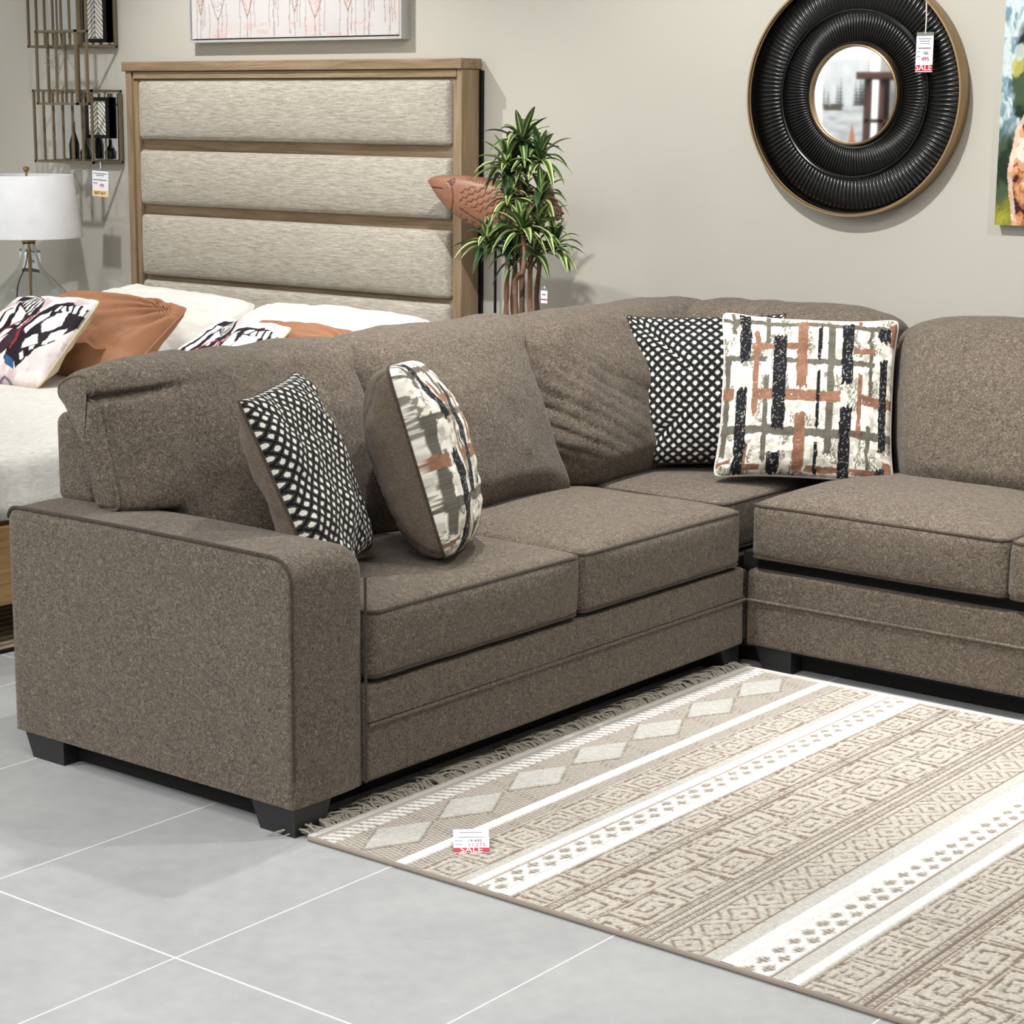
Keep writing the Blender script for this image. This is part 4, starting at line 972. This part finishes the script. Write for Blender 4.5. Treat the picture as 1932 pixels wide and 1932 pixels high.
# leaf prints in black frames, standing in for reflections in the mirror panels
def leafprint(u, v, X, Z):
    c = np.ones((len(u), 3))*np.array(lin((236, 234, 228))); xx = X-.06; zz = Z
    a = np.abs(((zz+np.abs(xx)*.9) % .022)-.011) < .0035; c[a & (np.abs(xx) < .055)] = lin((90, 86, 78)); c[np.abs(xx) < .003] = lin((80, 76, 70)); return c
def reflected_print(label, x0, x1, z0, z1, yp):
    t = thing('reflection_stand_in', label, 'picture', ((x0+x1)/2, yp, z0)); X, Z = np.meshgrid(np.linspace(x0, x1, 50), np.linspace(z0, z1, 70), indexing='ij')
    obj('print', MB().grid(np.stack([X, X*0+yp-.008, Z], -1)), 'canvas', t, col=leafprint(X.ravel(), Z.ravel(), (X-x0).ravel(), (Z-z0).ravel()), sharp=0)
    f = .016; obj('frame', MB().box(x0-f, x0, yp-.014, yp, z0-f, z1+f).box(x1, x1+f, yp-.014, yp, z0-f, z1+f).box(x0, x1, yp-.014, yp, z0-f, z0).box(x0, x1, yp-.014, yp, z1, z1+f).box(x0-f, x1+f, yp-.006, yp, z0-f, z1+f), 'black_gloss', t)
z1_ = float(c1[2]); x1_ = float(c1[0])
reflected_print('black framed leaf print standing in for a mirror reflection in the top wire shelf', x1_-.17, x1_-.05, z1_+.035, z1_+.33, 3.03)
reflected_print('small black framed leaf print standing in for a mirror reflection in the lowest wire shelf', x1_-.17, x1_-.05, cz0+.12, cz0+.27, 3.03)
# black bottles/vases in the lowest shelf
def vase(label, x, y, z, r, h):
    tag(obj('vase', MB().lathe([(.001, z), (r, z+.003), (r*1.05, z+h*.4), (r*.5, z+h*.65), (r*.3, z+h*.75), (r*.3, z+h), (r*.1, z+h)], (x, y, 0), 20), 'black_gloss'), label, 'vase')
vase('tall slim black vase in the lowest wire shelf', cx0+.16, 2.97, cz0+.008, .022, .17)
vase('short round black vase in the lowest wire shelf', cx0+.24, 2.97, cz0+.008, .026, .09)
# twig
tw0 = at(108, 186, 'y', 2.832); mb = MB()
def tw(P, r): mb.tube([at(a, b, 'y', 2.832+dy) for a, b, dy in P], r, 6)
tw([(108, 192, 0), (108, 170, 0), (106, 152, 0), (104, 130, 0), (98, 118, 0), (88, 104, 0)], [.004, .0035, .003, .0025, .002, .0012])
tw([(106, 152, 0), (112, 135, .01), (118, 118, .01), (122, 104, .01)], [.003, .0024, .0018, .001]); tw([(104, 130, 0), (94, 124, -.01), (82, 118, -.01)], [.002, .0016, .001]); tw([(112, 135, .01), (110, 112, 0), (112, 100, 0)], [.002, .0016, .001])
tw([(108, 182, 0), (118, 168, 0), (124, 158, 0), (122, 172, 0)], [.003, .0028, .002, .001]); tw([(108, 184, 0), (100, 172, 0), (106, 160, 0)], [.003, .0024, .001])
tag(obj('twig_sculpture', mb, 'silver'), 'thin silver metal twig sculpture in the small wire box shelf', 'sculpture')
rows3 = [(0, .40, .85, .03, 'grey_ink'), (0, .33, .5, .03, 'grey_ink'), (0, .15, .85, .035, 'grey_ink'), (-.3, .02, .25, .03, 'grey_ink')]
hang_tag('white price tag with pale yellow band hanging from lowest wire shelf', 174, 204, 322, 371, 306, 189, 2.87, rows3, (.13, .24, 'yellow_paper'), [('495', .18, 'red_ink', .12, -.06), ('BEST BUY', .155, 'brown_ink', 0, -.36)], lean=-.03)

# ------------------------------------------------------------------ fish carving
FY = 2.80
top = [(812, 340), (818, 334), (832, 331), (850, 330), (875, 331), (905, 334), (935, 339), (965, 345), (990, 352), (1005, 358), (1016, 362), (1026, 352), (1036, 346), (1046, 372), (1058, 392), (1062, 402)]
bot = [(812, 341), (820, 356), (832, 374), (848, 393), (866, 408), (886, 421), (908, 431), (935, 434), (962, 428), (985, 416), (1002, 402), (1014, 390), (1026, 400), (1040, 412), (1052, 417), (1062, 404)]
ns_ = 90; T = catmull([at(a, b, 'y', FY)[[0, 2]] for a, b in top], ns_, False); Bt = catmull([at(a, b, 'y', FY)[[0, 2]] for a, b in bot], ns_, False)
fish = thing('fish_carving', 'carved reddish wooden fish on a thin black stand, between headboard and potted plant', 'sculpture', tuple(np.array([at(935, 440, 'y', FY)[0], FY, 0])))
m_ = 40; V = []; C = []
for i in range(ns_):
    q = i/(ns_-1); c = (T[i]+Bt[i])/2; hv_ = (T[i]-Bt[i])/2
    th_ = .055*math.sin(PI*min(1, q*1.05+.04))**.7+.006
    for j in range(m_):
        a = 2*PI*j/m_; e = math.sin(a); V.append((c[0]+hv_[0]*e, FY-th_*math.copysign(abs(math.cos(a))**.8, math.cos(a)), c[1]+hv_[1]*e)); 
V = np.array(V); F = []
for i in range(ns_-1):
    for j in range(m_): F.append((i*m_+j, i*m_+(j+1) % m_, (i+1)*m_+(j+1) % m_, (i+1)*m_+j))
F.append(tuple(range(m_-1, -1, -1))); F.append(tuple((ns_-1)*m_+j for j in range(m_)))
# refined paint: on a subdivided copy of the surface
def refine(V, n1, n2, k):
    A = V.reshape(n1, n2, 3); A = np.concatenate([A, A[:, :1]], 1)
    i = np.linspace(0, n1-1, (n1-1)*k+1); j = np.linspace(0, n2, n2*k+1)
    def interp(A, t, ax):
        a = np.floor(t).astype(int).clip(0, A.shape[ax]-2); f = (t-a); A0 = np.take(A, a, ax); A1 = np.take(A, a+1, ax)
        f = f.reshape([-1 if q == ax else 1 for q in range(3)]); return A0*(1-f)+A1*f
    return interp(interp(A, i, 0), j, 1)
G = refine(V, ns_, m_, 3); x, z = G[..., 0], G[..., 2]
L0, L1 = T[0][0], T[-1][0]; q = (x-L0)/(L1-L0)
zc0 = float(at(880, 380, 'y', FY)[2])
base_c = np.array(lin((144, 99, 74))); cc = base_c*(.82+.36*fbm(x*22, z*70, None, 3, 4))[..., None]
dark = np.array(lin((92, 46, 28)))
def fx(u, v): p = at(u, v, 'y', FY); return p[0], p[2]
ex, ez = fx(865, 343); r = np.hypot(x-ex, z-ez); ey = (np.abs(r-.012) < .003) | (np.abs(r-.005) < .002)
g1 = fx(850, 372); gill = np.abs(np.hypot((x-g1[0])/.9, z-g1[1])-.062) < .0035; gill &= (x > g1[0]+.015)
a_, b_ = fx(888, 352), fx(985, 415); sc_reg = (q > .30) & (q < .80) & (seg(x, z, fx(884, 392), fx(960, 432)) > .022) & (z < np.interp(x, [fx(888, 0)[0], fx(1000, 0)[0]], [fx(888, 350)[1], fx(1000, 362)[1]]))
sx_, sz_ = (x*.92+z*.38)/.030, (z*.92-x*.38)/.024; row = np.floor(sz_); fxx = (sx_+.5*(row % 2)) % 1-.5; fzz = sz_-row
scale = np.abs(fzz-(.15+1.6*fxx**2)) < .11
ln2 = seg(x, z, fx(884, 392), fx(930, 424)) < .0035
ln3 = seg(x, z, fx(815, 352), fx(850, 356)) < .003
fin = (z > np.interp(x, [fx(895, 0)[0], fx(1000, 0)[0]], [fx(895, 340)[1], fx(1000, 364)[1]])) & (q > .33) & (((x*1.+z*.5)/.014 % 1) < .3)
tail = (q > .84) & (((z+.4*x)/.016 % 1) < .28)
mk = (ey | gill | (sc_reg & scale) | ln2 | ln3 | fin | tail) & (G[..., 1] < FY+.02); cc[mk] = dark
hl = sc_reg & (~scale) & (fzz > .5); cc[hl] *= 1.12
Gd = G.copy(); Gd[..., 1] += np.where(mk, .003, 0)
obj('fish_body', MB().grid(Gd), 'carved', fish, col=cc.reshape(-1, 3), sharp=0)
sx = fish.location.x; bz = float(at(933, 432, 'y', FY)[2])
obj('stand_rod', MB().tube([(sx, FY, .02), (sx, FY, bz+.03)], .0055, 10), 'black_metal', fish)
obj('stand_base', MB().rbox(sx-.12, sx+.12, FY-.09, FY+.09, 0, .02, .005, 2), 'black_metal', fish)
hang_tag('small white tag hung on the fish carving beside the plant leaves', 956, 967, 386, 404, 378, 961, FY-.075, [(0, 0, .5, .4, 'black_ink')], (.5, .08, 'grey_ink'), [])

# ------------------------------------------------------------------ plant
PY_ = 2.52
plant = thing('potted_dracaena', 'tall variegated green dracaena with several bare trunks behind the sofa corner', 'plant', (-1.36, PY_, 0))
obj('pot', MB().lathe([(.001, .0), (.12, .0), (.15, .26), (.16, .27), (.16, .3), (.145, .3), (.14, .26), (.001, .26)], (-1.36, PY_, 0), 40), 'pot', plant)
trunks = [[(953, 640), (956, 540), (958, 500), (955, 470)], [(968, 640), (967, 560), (972, 500), (962, 420), (960, 365)], [(998, 640), (999, 560), (1001, 470), (1000, 400), (1003, 380)], [(1012, 640), (1012, 560), (1018, 500), (1014, 470), (1040, 455)], [(985, 640), (985, 540), (984, 380), (975, 320), (970, 290), (985, 262)], [(972, 560), (985, 520), (990, 470), (984, 430)]]
for i, t_ in enumerate(trunks):
    y = PY_+(-.05, .02, -.03, .05, .0, -.06)[i]; P = [(-1.36+.02*(i-2.5), PY_+.01*(i-2), .24)]+[at(a, b, 'y', y) for a, b in t_]
    C_ = catmull(P, 34, False); rad = [(.0125-.004*k/33)*(1+.12*math.sin(k*2.1+i)) for k in range(34)]
    obj('trunk', MB().tube(C_, rad, 10), 'bark', plant)
def leaf_cluster(u, v, dy, n, L, sd, updir=1.):
    rd = np.random.default_rng(sd); c = at(u, v, 'y', PY_+dy); mb = MB(); cols = []
    LG = np.array(lin((188, 202, 126))); G1 = np.array(lin((72, 104, 56))); G2 = np.array(lin((36, 60, 36)))
    for i in range(n):
        az = i*2.39996+rd.uniform(-.3, .3); q = (i+.5)/n; el = updir*(1.35-1.25*q)+rd.uniform(-.12, .12); Ll = L*(.75+.4*math.sin(PI*q)+rd.uniform(-.1, .15)); droop = rd.uniform(.5, 1.25)*(.35+.8*q)
        d = np.array([math.cos(az)*math.cos(el), math.sin(az)*math.cos(el), math.sin(el)])
        side = np.cross(d, [0, 0, 1.]); side /= np.linalg.norm(side)+1e-9; wd = rd.uniform(.0105, .016)
        K = 12; P = np.zeros((K, 7, 3)); Cc = np.zeros((K, 7, 3)); shade = rd.uniform(.8, 1.2); kind = rd.integers(0, 4)
        base0 = c+np.array([0, 0, -.035*q])
        for k_ in range(K):
            t = k_/(K-1); p = base0+d*Ll*t*(1-.12*t*droop)+np.array([0, 0, -1.])*droop*Ll*t*t*.75; w = wd*max(0, math.sin(PI*(.10+.90*t)**.8))**.75+.0008
            for j in range(7):
                s_ = (j-3)/3; P[k_, j] = p+side*s_*w+np.array([0, 0, .45*abs(s_)*w])
                a_ = abs(s_)
                if kind <= 1: cl = LG if a_ > .6 else (G1 if a_ > .3 else G2)
                elif kind == 2: cl = G1 if a_ > .6 else (LG if a_ < .2 else G2)
                else: cl = G1*1.1 if a_ > .9 else G2*1.2
                Cc[k_, j] = cl*shade
        mb.grid(P); cols.append(Cc.reshape(-1, 3))
    obj('leaf_cluster', mb, 'leaf', plant, col=np.concatenate(cols), sharp=0)
cl = [(985, 262, 0, 22, .165, 1), (958, 300, -.04, 22, .150, 2), (1018, 292, .03, 24, .150, 3), (956, 325, -.02, 16, .12, 4), (992, 312, .05, 18, .14, 12), (962, 366, -.05, 18, .105, 5), (1022, 362, .04, 20, .135, 6), (985, 365, .03, 16, .11, 14),
      (922, 452, -.07, 24, .135, 7), (958, 452, 0, 22, .135, 13), (985, 425, -.07, 26, .15, 8), (1016, 420, 0, 22, .145, 9), (1046, 458, .05, 22, .135, 10), (975, 478, .02, 14, .13, 11), (1010, 465, -.03, 14, .13, 15)]
for a in cl: leaf_cluster(*a)
hang_tag('white price tag with red mark hanging on the plant trunk', 1021, 1033, 548, 572, 540, 1027, PY_-.11, [(0, .2, .6, .1, 'grey_ink')], (.3, .1, 'red_ink'), [])

# ------------------------------------------------------------------ seen only in the mirror: front wall picture and etagere
def forest(u, v, X, Z):
    n = fbm(u*8, v*8, None, 4, 3); c = np.ones((len(u), 3))*np.array(lin((188, 192, 192)))*(.85+.3*n[:, None])
    low = v < .45; c[low] = (np.array(lin((176, 180, 180)))*(.55+.9*fbm(u*4, v*22, None, 4, 9)[:, None]))[low]
    rd = np.random.default_rng(2)
    for i in range(16):
        xc = rd.choice([rd.uniform(0, .5), rd.uniform(.72, 1)]); h = rd.uniform(.18, .36); b = .44
        w = (b+h-v)/h*.05*(1+.5*np.sin(v*160)); mk = (np.abs(u-xc) < w) & (v > b) & (v < b+h); c[mk] = c[mk]*.35+np.array(lin((60, 62, 60)))*.4
    m_ = (v > .38) & (v < .46) & (u < .5) & (n > .4); c[m_] = lin((70, 62, 50)); return c
painting('wall_painting', 'misty grey forest and river canvas reflected in the round mirror', -5.70, -5.28, 1.40, 2.08, .03, forest, .008, None, Yf=Y0, facing=1)
et = thing('open_bookcase', 'dark brown open wooden bookcase reflected at the right of the round mirror', 'bookcase', (-4.8, -5.75, 0))
for x in (-4.96, -4.83, -4.52):
    for y in (-5.9, -5.6): obj('post', MB().box(x-.025, x+.025, y-.02, y+.02, 0, 1.90), 'dark_wood', et)
for z in (.3, .8, 1.3, 1.56): obj('shelf', MB().box(-4.98, -4.48, -5.92, -5.58, z, z+.03), 'dark_wood', et)
obj('top', MB().rbox(-5.04, -4.42, -5.97, -5.53, 1.90, 1.96, .01, 2), 'dark_wood', et)
struct('wall_partition', MB().box(-5.14, -3.9, Y0, Y0+.08, 0, ZC), 'grey_wall')
tag(obj('plinth', MB().rbox(-5.28, -5.08, -5.86, -5.66, 0, 1.33, .005, 2), 'white_wall'), 'white plinth beside the reflected bookcase', 'plinth')
tag(obj('pyramid_ornament', MB().lathe([(.055, 1.33), (.05, 1.34), (.001, 1.56)], (-5.18, -5.76, 0), 4), 'terracotta'), 'reddish pyramid ornament standing on the plinth, seen in the mirror', 'ornament')

GR = {'throw_pillow': 'throw pillows on the sectional sofa', 'bed_pillow': 'pillows on the bed', 'wire_wall_shelf': 'bronze wire wall shelves above the lamp', 'hanging_price_tag': 'hanging price tags', 'wall_painting': 'canvases on the walls', 'vase': 'black vases in the wire shelf', 'reflection_stand_in': 'leaf prints standing in for reflections in the wire shelves'}
for o in COL.objects:
    if o.parent is None and o.name.split('.')[0] in GR: o['group'] = GR[o.name.split('.')[0]]
# ------------------------------------------------------------------ lights: ceiling spots and added soft fill panels
def spot(x, y, e, tx, ty, tz=0., ang=95, blend=.8, rad=.06, col=(1, .985, .965)):
    l = bpy.data.lights.new('ceiling_spot', 'SPOT'); l.energy = e; l.spot_size = R(ang); l.spot_blend = blend; l.shadow_soft_size = rad; l.color = col
    o = bpy.data.objects.new('ceiling_spot', l); COL.objects.link(o); o.location = (x, y, ZC-.12)
    o.rotation_euler = (Vector((tx, ty, tz))-o.location).to_track_quat('-Z', 'Y').to_euler()
def panel(x, y, sx, sy, e, col=(1, .995, .985)):  # unseen area lights added for ambient fill
    l = bpy.data.lights.new('added_fill_panel', 'AREA'); l.shape = 'RECTANGLE'; l.size = sx; l.size_y = sy; l.energy = e; l.color = col
    o = bpy.data.objects.new('added_fill_panel', l); COL.objects.link(o); o.location = (x, y, ZC-.03)
for x, y, e in ((-5.6, 1.6, 45), (-3.0, 1.72, 140), (-.32, .85, 225), (2.4, 1.0, 185)): spot(x, y, e, x, 2.75, 0.7, 100, .7, .035)
for x, y, e in ((-.2, 1.7, 135), (1.5, 1.5, 105)): spot(x, y, e, x+.1, y-.9, 0, 104, .6, .05)
for x, y, e in ((-2.6, -2.3, 105), (-.5, -2.8, 100), (2.0, -2.2, 80)): spot(x, y, e, x+.2, y+1.6, 0, 100, .9, .07)
panel(.3, -1.0, 2.4, 1.2, 34); panel(-3.2, -2.6, 2.4, 1.2, 36); panel(1.2, -4.6, 2.4, 1.2, 60); panel(-5.2, -4.4, 1.5, 1., 110)
w = bpy.data.worlds.new('world'); S.world = w; w.use_nodes = True; w.node_tree.nodes['Background'].inputs[0].default_value = (.9, .93, 1, 1); w.node_tree.nodes['Background'].inputs[1].default_value = .3
S.view_settings.view_transform = 'Standard'; S.view_settings.look = 'None'; S.view_settings.gamma = 1; S.view_settings.exposure = .30
S.view_settings.use_curve_mapping = False
S.cycles.use_denoising = True; S.cycles.max_bounces = 8; S.cycles.diffuse_bounces = 4
